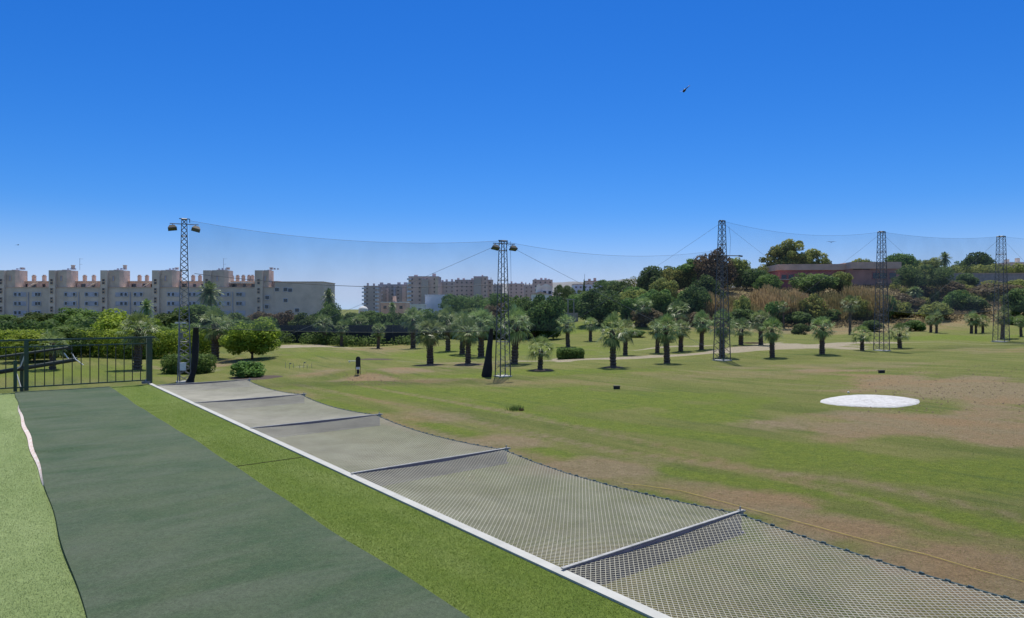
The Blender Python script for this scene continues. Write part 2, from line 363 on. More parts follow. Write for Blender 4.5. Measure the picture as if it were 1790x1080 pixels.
hill = sm((V[:, 1] - 116 + 5 * np.sin(V[:, 0] * .12)) / 14) * sm((V[:, 0] - 22) / 14)
cov[:, 0] = np.maximum(cov[:, 0], .6 * hill); 
under = (V[:, 1] < 16) * 1.0; cov[:, 0] = np.maximum(cov[:, 0], .35 * under)
ca = ground.data.color_attributes.new('cover', 'FLOAT_COLOR', 'POINT'); ca.data.foreach_set('color', cov.ravel().astype(np.float32))

# ------------------------------------------------------------------ deck in its own frame: s along it (away), t to the right
DV = Vector((-.617, .787, 0)).normalized(); RV = Vector((DV.y, -DV.x, 0)); DYAW = math.atan2(DV.y, DV.x) - math.pi / 2
def D(s, t, z=0.0): return DV * s + RV * t + Vector((0, 0, z))
EDGE = 2.80; S_END = 16.62
dm = MB(); c = [D(-5, -8), D(-5, 2.92), D(S_END + .1, 2.92), D(S_END + .1, -8)]
dm.prism([(p.x, p.y) for p in c], -4.3, -.03)
tag(dm.build('deck', M['plinth']), kind='structure')
def sheet(name, s0, s1, t0f, t1f, z, mat, ds=.08, nt_=12, zf=None):
    ss = np.arange(s0, s1 + 1e-6, ds); vs = []
    for s in ss:
        a, b = t0f(s), t1f(s)
        for j in range(nt_ + 1):
            t = a + (b - a) * j / nt_; vs.append(tuple(D(s, t, z + (zf(s, t) if zf else 0))))
    Vv = np.array(vs); m_ = nt_ + 1; i0 = (np.arange(len(ss) - 1)[:, None] * m_ + np.arange(nt_)[None, :]).ravel()
    o = npmesh(name, Vv, np.stack([i0, i0 + 1, i0 + m_ + 1, i0 + m_], 1), mat)
    o.data.polygons.foreach_set('use_smooth', [True] * len(o.data.polygons)); return tag(o, kind='structure')
def mat_l(s): return .42 + .005 * math.sin(s * .9) + .018 * math.exp(-((s - 10.8) / 2.3) ** 2) + .008 * math.sin(s * 3.1)
def mat_r(s): return 2.03 + .015 * math.sin(s * .8 + 1) + .006 * math.sin(s * 3.7)
sheet('turf', -5, S_END, lambda s: -8, lambda s: .62, -.008, M['turf_light'], .25, 10)
sheet('turf', -5, S_END, lambda s: 1.9, lambda s: EDGE, -.012, M['turf_bright'], .2, 6)
def ridge(s, t):
    e = 0
    for s0, L in ((13.2, .9), (12.3, .6), (9.4, .8)):
        e += .022 * math.exp(-((s - s0 - .15 * (t - .4)) / .07) ** 2) * math.exp(-max(0, t - .45) / L)
    return e + .004 * math.sin(s * 2.3 + t * 3) + .014 * math.exp(-((t - mat_l(s)) / .05) ** 2) * math.exp(-((s - 10.8) / 2.2) ** 2)
matob = sheet('mat', -5, S_END - .12, mat_l, mat_r, .008, M['mat'], .04, 40, ridge)
# pale underside showing where the mat edge has lifted
bk = MB(); pts = []
N = 40
for i in range(N + 1):
    s = 7.6 + 6.6 * i / N; wv = .036 * math.sin(math.pi * i / N) ** .8 + .004
    pts.append((s, mat_l(s) - wv - .004, mat_l(s) - .002))
for (s0, a0, b0), (s1, a1, b1) in zip(pts, pts[1:]):
    bk.quad(D(s0, a0, .001), D(s0, b0, .020), D(s1, b1, .020), D(s1, a1, .001))
bk.build('backing', M['backing'], matob)
# turf seams
sm_ = MB()
for s0 in (7.35,): sm_.box(D(s0, 2.42, -.009), (.76, .006, .006), DYAW)
tag(sm_.build('turf_seam', M['leaf_brown']), kind='structure')

def blades(name, areas, dens, h, wd, mat, z0, zr=.2, leanx=.5, seed=1, label=None, filt=None):
    g = np.random.default_rng(seed); A = []
    for s0, s1, t0, t1 in areas:
        k = int((s1 - s0) * (t1 - t0) * dens); A.append(np.stack([g.uniform(s0, s1, k), g.uniform(t0, t1, k)], 1))
    A = np.concatenate(A)
    P0 = A[:, :1] * np.array(DV)[None] + A[:, 1:] * np.array(RV)[None]; P0[:, 2] = z0
    vis = (P0[:, 1] > 2.6) & (np.abs(P0[:, 0]) < .85 * P0[:, 1] + .3)
    if filt is not None: vis &= filt(A[:, 0], A[:, 1])
    P0 = P0[vis]; k = len(P0)
    an = g.uniform(0, 2 * math.pi, k); hh = h * g.uniform(.5, 1.2, k); le = g.normal(0, leanx, (k, 2)) * hh[:, None]
    dx = np.stack([np.cos(an) * wd / 2, np.sin(an) * wd / 2, np.zeros(k)], 1)
    top = P0 + np.stack([le[:, 0], le[:, 1], hh], 1)
    Vv = np.stack([P0 - dx, P0 + dx, top], 1).reshape(-1, 3)
    o = npmesh(name, Vv, np.arange(3 * k).reshape(-1, 3), mat, tint=g.random(k))
    return tag(o, label, 'grass', kind='stuff')
blades('grass', [(1.5, 5, 1.98, EDGE), (1.5, 9, 2.0, EDGE), (1.5, 13, 2.0, EDGE), (1.5, 16.5, 2.0, EDGE)], 3800, .011, .0028, M['blade_bright'], -.012, leanx=1.0, seed=2, label='bright green short turf pile beside the white edging', filt=lambda s, t: t > 2.03 + .02 * np.sin(s * .8 + 1) + .02 * np.sin(s * 9) ** 2)
blades('grass', [(1.5, 5, -3.2, .45), (1.5, 9, -4, .47), (1.5, 13, -6, .47), (1.5, 16.5, -6, .47)], 2600, .010, .0028, M['blade_light'], -.008, seed=3, label='pale green short turf pile left of the dark mat', filt=lambda s, t: t < .43 + .012 * np.sin(s * .9) + .05 * np.exp(-((s - 10.8) / 2.3) ** 2) - .06 * (np.abs(s - 10.8) < 3.4))

# white edging along the deck
ed = MB()
n_ = 44
for i in range(n_):
    s0 = -5 + (S_END + 5) * i / n_; s1 = -5 + (S_END + 5) * (i + 1) / n_
    wz = .002 * math.sin(i * 1.7)
    for tz in [(EDGE, EDGE + .072)]:
        a, b, c_, d_ = D(s0, tz[0], .003), D(s0, tz[1], .006), D(s1, tz[1], .006), D(s1, tz[0], .003)
        a2, b2, c2, d2 = D(s0, tz[0], -.02), D(s0, tz[1], -.16), D(s1, tz[1], -.16), D(s1, tz[0], -.02)
        n0 = len(ed.v); ed.v += [tuple(q) for q in (a, b, c_, d_, a2, b2, c2, d2)]
        ed.f += [(n0, n0 + 1, n0 + 2, n0 + 3), (n0 + 1, n0 + 5, n0 + 6, n0 + 2), (n0, n0 + 3, n0 + 7, n0 + 4)]
tag(ed.build('edging', M['edge']), 'long off-white edging strip between the green turf and the safety net', 'edging')

# ------------------------------------------------------------------ safety net
net = empty('safety_net', D(8, 3.7, -.1), 'pale knotted ball safety net on steel arms along the deck edge', 'safety net')
bars = [-.15, 3.12, 6.22, 9.45, 12.6, 16.0]; OUT = 4.74; IN = EDGE + .076
def net_pt(k, a, b):
    """a,b in 0..1 in bay k: a along, b outwards"""
    s0, s1 = bars[k], bars[k + 1]; arch = 4 * a * (1 - a)
    t = IN + (OUT - IN - .06 * arch) * b
    z = -.012 - .045 * arch * (.25 + .75 * b) - .05 * math.sin(math.pi * b) * (.4 + .6 * arch) + (.0012 * math.sin(31 * a + 11 * b) + .0012 * math.sin(23 * b - 9 * a) if k < 2 else 0)
    return D(s0 + (s1 - s0) * a, t, z + .02)
def strand(Vs, Fs, pts, r):
    n0 = len(Vs)
    for i, p in enumerate(pts):
        d = (pts[min(i + 1, len(pts) - 1)] - pts[max(i - 1, 0)]).normalized(); sd_ = Vector((-d.y, d.x, 0)) * r
        Vs += [tuple(p + sd_ + Vector((0, 0, -r * .6))), tuple(p - sd_ + Vector((0, 0, -r * .6))), tuple(p + Vector((0, 0, r)))]
    for i in range(len(pts) - 1):
        a = n0 + 3 * i
        for j in range(3): Fs.append((a + j, a + (j + 1) % 3, a + 3 + (j + 1) % 3, a + 3 + j))
for k in range(5):
    Vs, Fs = [], []; L = bars[k + 1] - bars[k]; W = OUT - IN; sp_ = .031; r = .0026 if k < 2 else .0021
    step = sp_ * 1.4142
    for sg in (1, -1):
        c0 = -W if sg == 1 else 0.0; c1 = L if sg == 1 else L + W
        c = c0
        while c < c1:
            # line: s = c + sg*t
            lo = max(0, (0 - c) / sg if sg == 1 else (c - L)); hi = min(W, (L - c) if sg == 1 else c)
            if hi - lo > .03:
                m = max(2, int((hi - lo) / .11)); pts = []
                for i in range(m + 1):
                    t = lo + (hi - lo) * i / m; pts.append(net_pt(k, min(1, max(0, (c + sg * t) / L)), t / W))
                strand(Vs, Fs, pts, r)
            c += step
    npmesh('netting', np.array(Vs) - np.array(net.location)[None], np.array(Fs), M['cord'], net)
rp = MB(); bo = Vector(net.location)
for k in range(5):
    pts = [net_pt(k, i / 24, 1.0) - bo for i in range(25)]
    rp.path(pts, .006, 6)
    for i in range(25):
        if True:
            q = net_pt(k, min(1, (i + rnd.random() * .6) / 25), 1.0) - bo + Vector((0, 0, .006)); rp.box(q, (.03, .012, .010 + .008 * rnd.random()), DYAW + math.pi / 2 + rnd.uniform(-.5, .5))
rp.build('edge_rope', M['rope'], net)
for s0 in bars:
    b = MB(); ctr = D(s0, (IN + OUT) / 2 + .03, 0) - bo
    b.box(ctr + Vector((0, 0, .018)), (OUT - IN + .12, .024, .008), DYAW)
    b.build('support_arm', M['beam'], net)
    b = MB(); b.box(ctr + Vector((0, 0, -.065)) - DV * .0, (OUT - IN + .05, .018, .15), DYAW)
    b.box(ctr + Vector((0, 0, -.146)), (OUT - IN + .05, .10, .010), DYAW)
    b.build('arm_web', simple('arm_web', (.20, .18, .235), .6, .1, sc_=6) if 'web' not in M else M['web'], net)  # the shade on the arm's side face is mixed into this purple-grey
    b = MB(); q = D(s0, OUT + .05, .0) - bo
    b.box(q, (.04, .035, .05), DYAW); b.tube(q + Vector((0, 0, .02)), q + Vector((0, 0, .055)), .006); b.box(q + Vector((0, 0, .012)) + RV * .03, (.05, .03, .01), DYAW)
    b.build('end_cap', M['beam'], net)

# ------------------------------------------------------------------ railing at the deck end
RS = S_END + .05
rail = empty('railing', D(RS, 1, 0), 'dark green metal railing with thin balusters across the far end of the deck', 'railing'); ro = Vector(rail.location)
def tb(name, a, b, r, mat='green_paint', n=8): m = MB(); m.tube(a - ro, b - ro, r, n); return m.build(name, M[mat], rail)
T0, T1 = -4.0, 2.86
def bx(name, t, w_, h, mat='green_paint', z0=0):
    m = MB(); m.box(D(RS, t, z0 + h / 2) - ro, (w_, w_, h), DYAW); return m.build(name, M[mat], rail)
m = MB(); m.box(D(RS, (T0 + T1) / 2 + .03, 1.02) - ro, (T1 - T0 + .12, .055, .035), DYAW); m.build('top_rail', M['green_paint'], rail)
m = MB(); m.box(D(RS, (T0 + T1) / 2, .885) - ro, (T1 - T0, .03, .025), DYAW); m.build('middle_rail', M['green_paint'], rail)
m = MB(); m.box(D(RS, (T0 + T1) / 2, .075) - ro, (T1 - T0, .03, .025), DYAW); m.build('bottom_rail', M['green_paint'], rail)
for t, ww in ((T1 - .03, .11), (.62, .075), (-1.7, .075), (-4.0, .075)): bx('post', t, ww, 1.0)
bx('post', .44, .06, .62)
t = T1 - .2
while t > T0:
    bx('baluster', t, .016, .80, 'rail_dark', .08); t -= .158
# anchor bolts
m = MB(); m.box(D(RS - .03, T1 - .1, .03) - ro, (.16, .1, .05), DYAW); m.tube(D(RS - .05, T1 - .12, .05) - ro, D(RS + .02, T1 - .02, .13) - ro, .02); m.build('bracket', M['steel'], rail)
# handrail of the stair going down outside
hr = empty('stair_handrail', D(RS + .6, -.6, -.2), 'sloping double tube handrail outside the deck railing, seen through its balusters at the left', 'handrail'); ho = Vector(hr.location)
def HP(u, v, y): return P(u, v, y) - ho
m = MB(); m.tube(HP(-60, 632, 13.2), HP(122, 607, 14.6), .028, 8); m.tube(HP(122, 604.5, 14.6), HP(122, 612, 14.6), .035, 8); m.build('upper_tube', M['rail_dark'], hr)
m = MB(); m.tube(HP(-60, 660, 13.2), HP(135, 628, 14.6), .045, 8); m.build('lower_tube', M['rail_dark'], hr)
m = MB(); m.tube(HP(38, 618, 13.9), HP(38, 690, 13.9), .035, 8); m.build('stanchion', M['green_paint'], hr); m = MB(); m.tube(HP(97, 612, 14.4), HP(97, 634, 14.4), .012, 6); m.build('stanchion', M['green_paint'], hr)
m = MB(); m.path([HP(45, 617, 13.7), HP(36, 640, 13.7), HP(27, 646, 13.7), HP(36, 676, 13.6)], .012); m.build('cable_tie', M['white'], hr); m = MB(); m.path([HP(112, 617, 14.5), HP(121, 629, 14.5)], .012); m.build('cable_tie', M['white'], hr); m = MB(); m.path([HP(125, 616, 14.5), HP(132, 628, 14.5), HP(146, 638, 14.5)], .01); m.build('cable_tie', M['white'], hr)

# ------------------------------------------------------------------ lattice towers
TOWERS = []
def lattice(label, u, vb, vt, wb_px, wt_px, rz, npan, zig, lamps=None, extra=True, mat='steel_dark'):
    g = G(u, vb); Yt = g.y; H = EYE - (vt - CY) / FPX * Yt - g.z
    k = abs(math.cos(rz)) + abs(math.sin(rz))
    wb, wt = wb_px * Yt / FPX / k, wt_px * Yt / FPX / k
    root = empty('floodlight_mast' if lamps else 'lattice_tower', g, label, 'lattice tower', 'lattice towers carrying the range net', rz)
    def cor(i, z):
        ww = wb + (wt - wb) * z / H; sx, sy = ((-1, -1), (1, -1), (1, 1), (-1, 1))[i]; return Vector((sx * ww / 2, sy * ww / 2, z))
    lr = .05
    for i in range(4):
        m = MB(); m.tube(cor(i, 0), cor(i, H), lr, 4, lr * .7); m.build('leg', M[mat], root)
    zs = [0]; ph = H / npan
    zz = np.linspace(0, 1, npan + 1); zs = [H * (z ** .93) for z in zz]
    m = MB()
    for i in range(4):
        j = (i + 1) % 4
        for q in range(npan):
            a0, b0, a1, b1 = cor(i, zs[q]), cor(j, zs[q]), cor(i, zs[q + 1]), cor(j, zs[q + 1])
            if zig: m.tube(a0 if q % 2 else b0, b1 if q % 2 else a1, .017, 4)
            else: m.tube(a0, b1, .018, 4); m.tube(b0, a1, .018, 4)
            if q % 6 == 0: m.tube(a0, b0, .024, 4)
    m.build('bracing', M['steel_dark'] if not lamps else M['steel'], root)
    m = MB()
    for i in range(4): m.tube(cor(i, H), cor((i + 1) % 4, H), .05, 4)
    m.box((0, 0, H + .03), (wt + .35, .1, .06)); m.tube((wt / 2 + .2, 0, H + .05), (wt / 2 + .2, 0, H - .25), .03)
    m.build('top_frame', M[mat], root)
    m = MB(); m.box((0, 0, -.10), (wb + .22, wb + .22, .34)); m.build('footing', M['edge'], root)
    if lamps:
        for sx, zl, tilt in lamps:
            arm = MB(); arm.tube((0, -wt * .5, zl + .28), (sx * 1.0, -wt * .5, zl + .28), .035); arm.tube((sx * .8, -wt * .5, zl + .28), (sx * .8, -wt * .5, zl + .05), .025)
            arm.build('lamp_arm', M[mat], root)
            Mx = Matrix.Rotation(sx * R(tilt), 3, 'Y') @ Matrix.Rotation(R(-25), 3, 'X')
            fl = MB(); c0 = Vector((sx * .82, -wt * .5 - .05, zl - .05))
            pr = [(-.31, -.2), (.31, -.2), (.31, .2), (-.31, .2)]
            top = [Mx @ Vector((x * .55, y * .6, .2)) + c0 for x, y in pr]; bot = [Mx @ Vector((x, y, -.06)) + c0 for x, y in pr]; rim = [Mx @ Vector((x, y, -.14)) + c0 for x, y in pr]
            fl.add(top + bot + rim, [(0, 1, 2, 3)] + [(i, (i + 1) % 4, 4 + (i + 1) % 4, 4 + i) for i in range(4)] + [(4 + i, 4 + (i + 1) % 4, 8 + (i + 1) % 4, 8 + i) for i in range(4)])
            f = fl.build('floodlight', M['lamp_body'], root)
            ln = MB(); ln.add([Mx @ Vector((x * .95, y * .95, -.12)) + c0 for x, y in pr], [(0, 1, 2, 3)]); ln.build('lens', M['lens'], f)
    TOWERS.append((root, g, H, wt)); return root
t1 = lattice('tall lattice mast left of the range with two floodlights, behind the railing end', 322, 668, 383, 28, 11, R(27), 27, False, [(-1, 11.9, 8), (1, 11.9, 14)], mat='steel')
t2 = lattice('lattice mast with two floodlights in the middle of the photo beside a gathered black net', 879, 658, 421, 27, 13, R(28), 26, True, [(-1, 10.6, -10), (1, 10.6, 5)])
t3 = lattice('tallest unlit lattice tower, its foot around a palm trunk in front of the dry reeds', 1262, 630, 386, 29, 11, R(38), 22, False)
t4 = lattice('lattice tower standing between two small fan palms in front of the red building', 1541, 613, 405, 25, 12, R(32), 22, False)
t5 = lattice('rightmost lattice tower, in front of the palms near the right edge', 1750, 597, 413, 25, 13, R(30), 22, False)
t6 = None
def top_of(i, dz=0.0): r, g, H, w_ = TOWERS[i]; return Vector((g.x, g.y, g.z + H + dz))
bx_ = MB(); bx_.box((-.1, -.75, 1.25), (.42, .3, .55)); bx_.box((-.1, -.75, 1.54), (.46, .34, .04)); bx_.build('control_box', M['white'], t1)
# extra side arm and rope on the third tower
m = MB(); m.tube((0, 0, 10.8), (1.6, -.9, 10.8), .05, 4); m.tube((1.6, -.9, 10.8), (1.95, -1.1, 10.75), .09, 6); m.build('side_arm', M['steel_dark'], t3)
m = MB(); m.path([Vector((.62, -.4, 13.8)), Vector((.78, -.5, 12.6)), Vector((.72, -.45, 10.9))], .012); m.build('halyard', M['steel_dark'], t3)
m = MB(); m.path([Vector((.55, -.3, 11.1)), Vector((.6, -.3, 8)), Vector((.58, -.3, 4.4))], .012); m.build('halyard', M['steel_dark'], t2)

def cat(a, b, sag, n=24): return [a.lerp(b, i / n) - Vector((0, 0, 4 * sag * (i / n) * (1 - i / n))) for i in range(n + 1)]
def netwall(label, a, b, sag, za, zb, sagb, mat, rope_r=.010, knots=False, bottom_rope=True):
    root = empty('range_net', ((a.x + b.x) / 2, (a.y + b.y) / 2, 0), label, 'net', 'tall range nets between the towers'); o = Vector(root.location)
    n = 30; top = cat(a, b, sag, n); bot = cat(Vector((a.x, a.y, za)), Vector((b.x, b.y, zb)), sagb, n)
    Vv = []; k = 8
    nd = (b - a).cross(Vector((0, 0, 1))).normalized()
    for i in range(n + 1):
        for j in range(k + 1):
            p = top[i].lerp(bot[i], j / k) + nd * (.25 * math.sin(j / k * math.pi) * math.sin(i * .8 + j)); Vv.append(tuple(p - o))
    i0 = (np.arange(n)[:, None] * (k + 1) + np.arange(k)[None, :]).ravel()
    npmesh('netting', np.array(Vv), np.stack([i0, i0 + k + 1, i0 + k + 2, i0 + 1], 1), mat, root)
    m = MB(); m.path([p - o for p in top], rope_r, 5); m.build('top_cable', M['steel'], root)
    if bottom_rope: m = MB(); m.path([p - o for p in bot], .022, 5); m.build('bottom_rope', M['rope'] if False else M['hem'], root)
    return root
A1, A2, A3, A4, A5 = [top_of(i) for i in range(5)]
zlow3 = EYE - (436 - CY) / FPX * A3.y
netwall('veil of fine netting between the two floodlight masts, its hem tied well above the grass', A1 + Vector((.4, 0, -.1)), A2 + Vector((-.4, 0, 0)), .75, EYE - (572 - CY) / FPX * A1.y, EYE - (578 - CY) / FPX * A2.y, .25, M['veil'])
netwall('veil of fine netting from the middle floodlight mast to the tallest tower', A2 + Vector((.4, 0, -.1)), Vector((A3.x, A3.y, zlow3)), .9, -.1, -.2, .2, M['veil_light'], bottom_rope=False)
netwall('veil of fine netting between the tallest tower and the tower by the red building', A3, A4, .9, -1.0, -.6, .3, M['veil_light'], bottom_rope=False)
netwall('veil of fine netting between the two rightmost towers with a sagging hem', A4, A5, .5, EYE - (541 - CY) / FPX * A4.y, EYE - (540 - CY) / FPX * A5.y, .65, M['veil'])
E6 = Vector((A5.x + 30, A5.y + 10, A5.z + .3))
lm = MB()
netwall('veil of fine netting leaving the rightmost tower towards the right edge', A5, E6, .5, EYE - (541 - CY) / FPX * A5.y, .5, .5, M['veil_light'], bottom_rope=False)
pole = MB(); gz = float(hgt(E6.x, E6.y)); pole.tube((E6.x, E6.y, gz - .1), (E6.x, E6.y, E6.z + .1), .12, 8)
tag(pole.build('net_pole', M['steel']), 'steel pole holding the end of the right-hand net outside the frame', 'pole')
# guy wires: tower top to ground
def guy(label, ti, uv2, Yb):
    a = top_of(ti, -.15); b = P(uv2[0], uv2[1], Yb); gz = float(hgt(b.x, b.y))
    if b.z > gz:   # run on down to the ground
        d = (b - a); tt = 1.0
        for _ in range(400):
            q = a + d * tt
            if q.z <= float(hgt(q.x, q.y)): break
            tt += .01
        b = a + d * tt
    m = MB(); o = a.copy(); m.path([p - o for p in cat(a, b, .12, 8)], .013, 4)
    ob = m.build('guy_wire', M['steel']); ob.location = o; tag(ob, label, 'guy wire', 'guy wires of the lattice towers')
guy('guy wire sloping down left from the middle floodlight mast', 1, (605, 541), 66)
guy('guy wire sloping down right from the middle floodlight mast into the dark trees', 1, (1020, 496), 62)
guy('guy wire sloping down left from the tallest tower', 2, (1014, 553), 88)
guy('guy wire sloping down right from the tallest tower into the trees', 2, (1345, 452), 80)
guy('guy wire sloping down left from the tower by the red building', 3, (1416, 503), 92)
guy('guy wire sloping down right from the tower by the red building', 3, (1592, 453), 84)
guy('guy wire sloping down left from the rightmost tower', 4, (1626, 521), 100)
guy('guy wire sloping down right from the rightmost tower', 4, (1786, 451), 95)
a = P(340, 478, 51); b = P(872, 497, 54.2); m = MB(); m.path([p - a for p in cat(a, b, .55, 20)], .022, 5)
ob = m.build('steel_cable', M['steel_dark']); ob.location = a; tag(ob, 'thick dark cable strung mid-height between the two floodlight masts', 'cable')
def bundle(label, pts, cross):
    m = MB(); base = pts[0][0]
    rings = []
    for (p, r) in pts:
        rings.append([(p.x + r * math.cos(t) * (1 + .18 * math.sin(3 * t + p.z)), p.y + r * .8 * math.sin(t), p.z) for t in np.linspace(0, 2 * math.pi, 11)[:-1]])
    vs = [Vector(q) - base for r_ in rings for q in r_]; fs = []
    for i in range(len(rings) - 1):
        for j in range(10): fs.append((i * 10 + j, i * 10 + (j + 1) % 10, (i + 1) * 10 + (j + 1) % 10, (i + 1) * 10 + j))
    fs += [tuple(range(10)), tuple(range(len(vs) - 1, len(vs) - 11, -1))]
    m.add(vs, fs); o = m.build('gathered_net', M['black_net'], smooth=True); o.location = base; tag(o, label, 'gathered net', 'black net gathered beside the masts')
Y1, Y2 = A1.y - .3, A2.y - .2
bundle('black net gathered into a hanging bundle right of the left floodlight mast', [(P(342, 573, Y1), .20), (P(342, 600, Y1), .24), (P(341, 630, Y1), .26), (P(339, 650, Y1), .18), (P(334, 662, Y1), .24), (P(331, 669, Y1), .34)], 0)
bundle('black net gathered into a drooping bundle left of the middle floodlight mast', [(P(859, 574, Y2), .13), (P(858, 590, Y2), .2), (P(856, 610, Y2), .24), (P(854, 630, Y2), .30), (P(852, 645, Y2), .40), (P(850, 656, Y2), .42), (P(851, 661, Y2), .3)], 0)

# slim street lamp left of the first mast
lp = G(314, 668); lamp = empty('street_lamp', lp, 'slim grey lamp post with a small flat head left of the left lattice mast', 'street lamp')
hL = EYE - (566 - CY) / FPX * lp.y - lp.z
m = MB(); m.tube((0, 0, -.1), (0, 0, hL), .06, 8, .045); m.build('post', M['steel'], lamp)
m = MB(); m.box((.08, 0, hL + .08), (.75, .3, .1)); m.tube((0, 0, hL), (0, 0, hL + .1), .07); m.build('lamp_head', M['white'], lamp)
m = MB(); m.box((.15, -.1, hL - .9), (.25, .2, .5)); m.build('junction_box', M['plinth'], lamp)

# ------------------------------------------------------------------ small things on the range
def disc():
    c = G(1520, 701); a = G(1520, 690); b = G(1520, 712); ry = (a.y - b.y) / 2; cy = (a.y + b.y) / 2; rx = 81 * c.y / FPX; n = 72; m = MB()
    o = Vector((c.x, cy, float(hgt(c.x, cy)))); rings = [0, .35, .7, .9, 1.0, 1.04]; vs = []
    for q, rr in enumerate(rings):
        for i in range(n):
            t = 2 * math.pi * i / n; k = 1 + .012 * math.sin(5 * t) + .008 * math.sin(17 * t + 1) + (.16 * math.exp(-((t - 4.78) / .35) ** 2)) + (.05 * math.exp(-(((t + math.pi) % (2 * math.pi) - math.pi) / .2) ** 2))
            x, y = rx * rr * k * math.cos(t), ry * rr * k * math.sin(t); h = .05 * (1 - rr ** 4) + .03 if q < 5 else -.08
            vs.append((x, y, float(hgt(o.x + x, o.y + y)) - o.z + h + (.015 * math.sin(9 * x) * math.sin(7 * y) if q < 4 else 0)))
    fs = [(q * n + i, q * n + (i + 1) % n, (q + 1) * n + (i + 1) % n, (q + 1) * n + i) for q in range(len(rings) - 1) for i in range(n)] + [tuple(range(n))]
    m.add(vs, fs); ob = m.build('target_circle', M['chalk'], smooth=True); ob.location = o; tag(ob, 'big white sand target circle on the dry field at the right', 'target circle')
disc()
for u, v, lb in ((1483, 688, 'white golf ball lying just behind the white sand circle'), (1080, 869, None)):
    if lb:
        g = G(u, v); bpy_m = MB()
        rings = [[(.06 * math.sin(a) * math.cos(b), .06 * math.sin(a) * math.sin(b), .06 * math.cos(a)) for b in np.linspace(0, 2 * math.pi, 13)[:-1]] for a in np.linspace(.1, math.pi - .1, 8)]
        vs = [q for r_ in rings for q in r_]; fs = [(i * 12 + j, i * 12 + (j + 1) % 12, (i + 1) * 12 + (j + 1) % 12, (i + 1) * 12 + j) for i in range(7) for j in range(12)] + [tuple(range(12)), tuple(range(95, 83, -1))]
        bpy_m.add(vs, fs); o = bpy_m.build('golf_ball', M['ball'], smooth=True, loc=g + Vector((0, 0, .08))); tag(o, lb, 'golf ball')
for u, v, lb in ((1078, 680, 'small black distance marker box on the grass near the middle of the range'), (1541, 652, 'small black distance marker box at the edge of the dry field below the far tower')):
    g = G(u, v); r_ = empty('range_marker', g, lb, 'range marker', 'black marker boxes on the range')
    m = MB(); m.box((0, 0, .10), (.42, .22, .20)); m.build('box_body', M['black'], r_)
    m = MB(); m.box((0, 0, .215), (.46, .26, .03)); m.build('lid', M['black'], r_)
g = G(626, 655); s_ = 30 * g.y / FPX
sg = empty('tee_sign', g, 'black arch-topped tee sign on two thin legs with a white strip, left of centre', 'sign')
hs_ = EYE - (623 - CY) / FPX * g.y - g.z; ww = 8 * g.y / FPX
m = MB(); arch = [(-ww / 2, hs_ * .42), (ww / 2, hs_ * .42)] + [(ww / 2 * math.cos(t), hs_ - ww / 2 + ww / 2 * math.sin(t)) for t in np.linspace(0, math.pi, 12)]
n = len(arch); m.add([(x, -.03, z) for x, z in arch] + [(x, .03, z) for x, z in arch], [tuple(range(n)), tuple(range(2 * n - 1, n - 1, -1))] + [(i, n + i, n + (i + 1) % n, (i + 1) % n) for i in range(n)]); m.build('panel', M['black'], sg)
m = MB(); m.box((-.0, -.045, hs_ * .36), (ww * .8, .02, hs_ * .12)); m.build('white_strip', M['white'], sg)
m = MB(); m.box((0, -.02, hs_ * .16), (ww * .55, .1, hs_ * .24)); m.build('base_box', M['black'], sg)
for sx in (-1, 1): m = MB(); m.tube((sx * ww / 2, 0, -.02), (sx * ww / 2, 0, hs_ * .5), .02); m.build('leg', M['black'], sg)
g = G(612, 637); m = MB(); m.box((0, 0, .12), (1.0, .12, .06)); m.box((-.4, 0, .04), (.06, .06, .2)); m.box((.4, 0, .04), (.06, .06, .2))
o = m.build('low_bench', M['white'], loc=g + Vector((.4, -.3, .25))); tag(o, 'low white plank beside the black tee sign', 'plank')
for i, (u, hh) in enumerate(((499, 14), (506, 12), (513, 11), (524, 9), (531, 13), (537, 11), (545, 12))):
    g = G(u, 643 + (i % 2)); m = MB(); m.tube((0, 0, -.05), (0, 0, hh * g.y / FPX * .75), .022, 6, .014)
    if i % 3 == 1: m.box((.09, 0, hh * g.y / FPX * .72), (.18, .02, .1))
    o = m.build('marker_stake', M['plinth'], loc=g); tag(o, 'thin pale stake on the tan patch left of the tee sign, %s' % ('leftmost of seven', 'second from the left', 'third from the left', 'the middle one', 'third from the right', 'second from the right', 'rightmost of seven')[i], 'stake', 'thin stakes on the tan patch')
# yellow cord on the ground outside the net
pts = [G(u, v) + Vector((0, 0, .03)) for u, v in ((1090, 848), (1120, 851), (1190, 860), (1290, 886), (1400, 917), (1520, 948), (1620, 974), (1700, 996), (1790, 1020))]
m = MB(); m.path([p - pts[0] for p in pts], .008, 5); o = m.build('ground_cord', M['yellow'], loc=pts[0]); tag(o, 'thin yellow cord lying on the dry ground outside the net', 'cord')

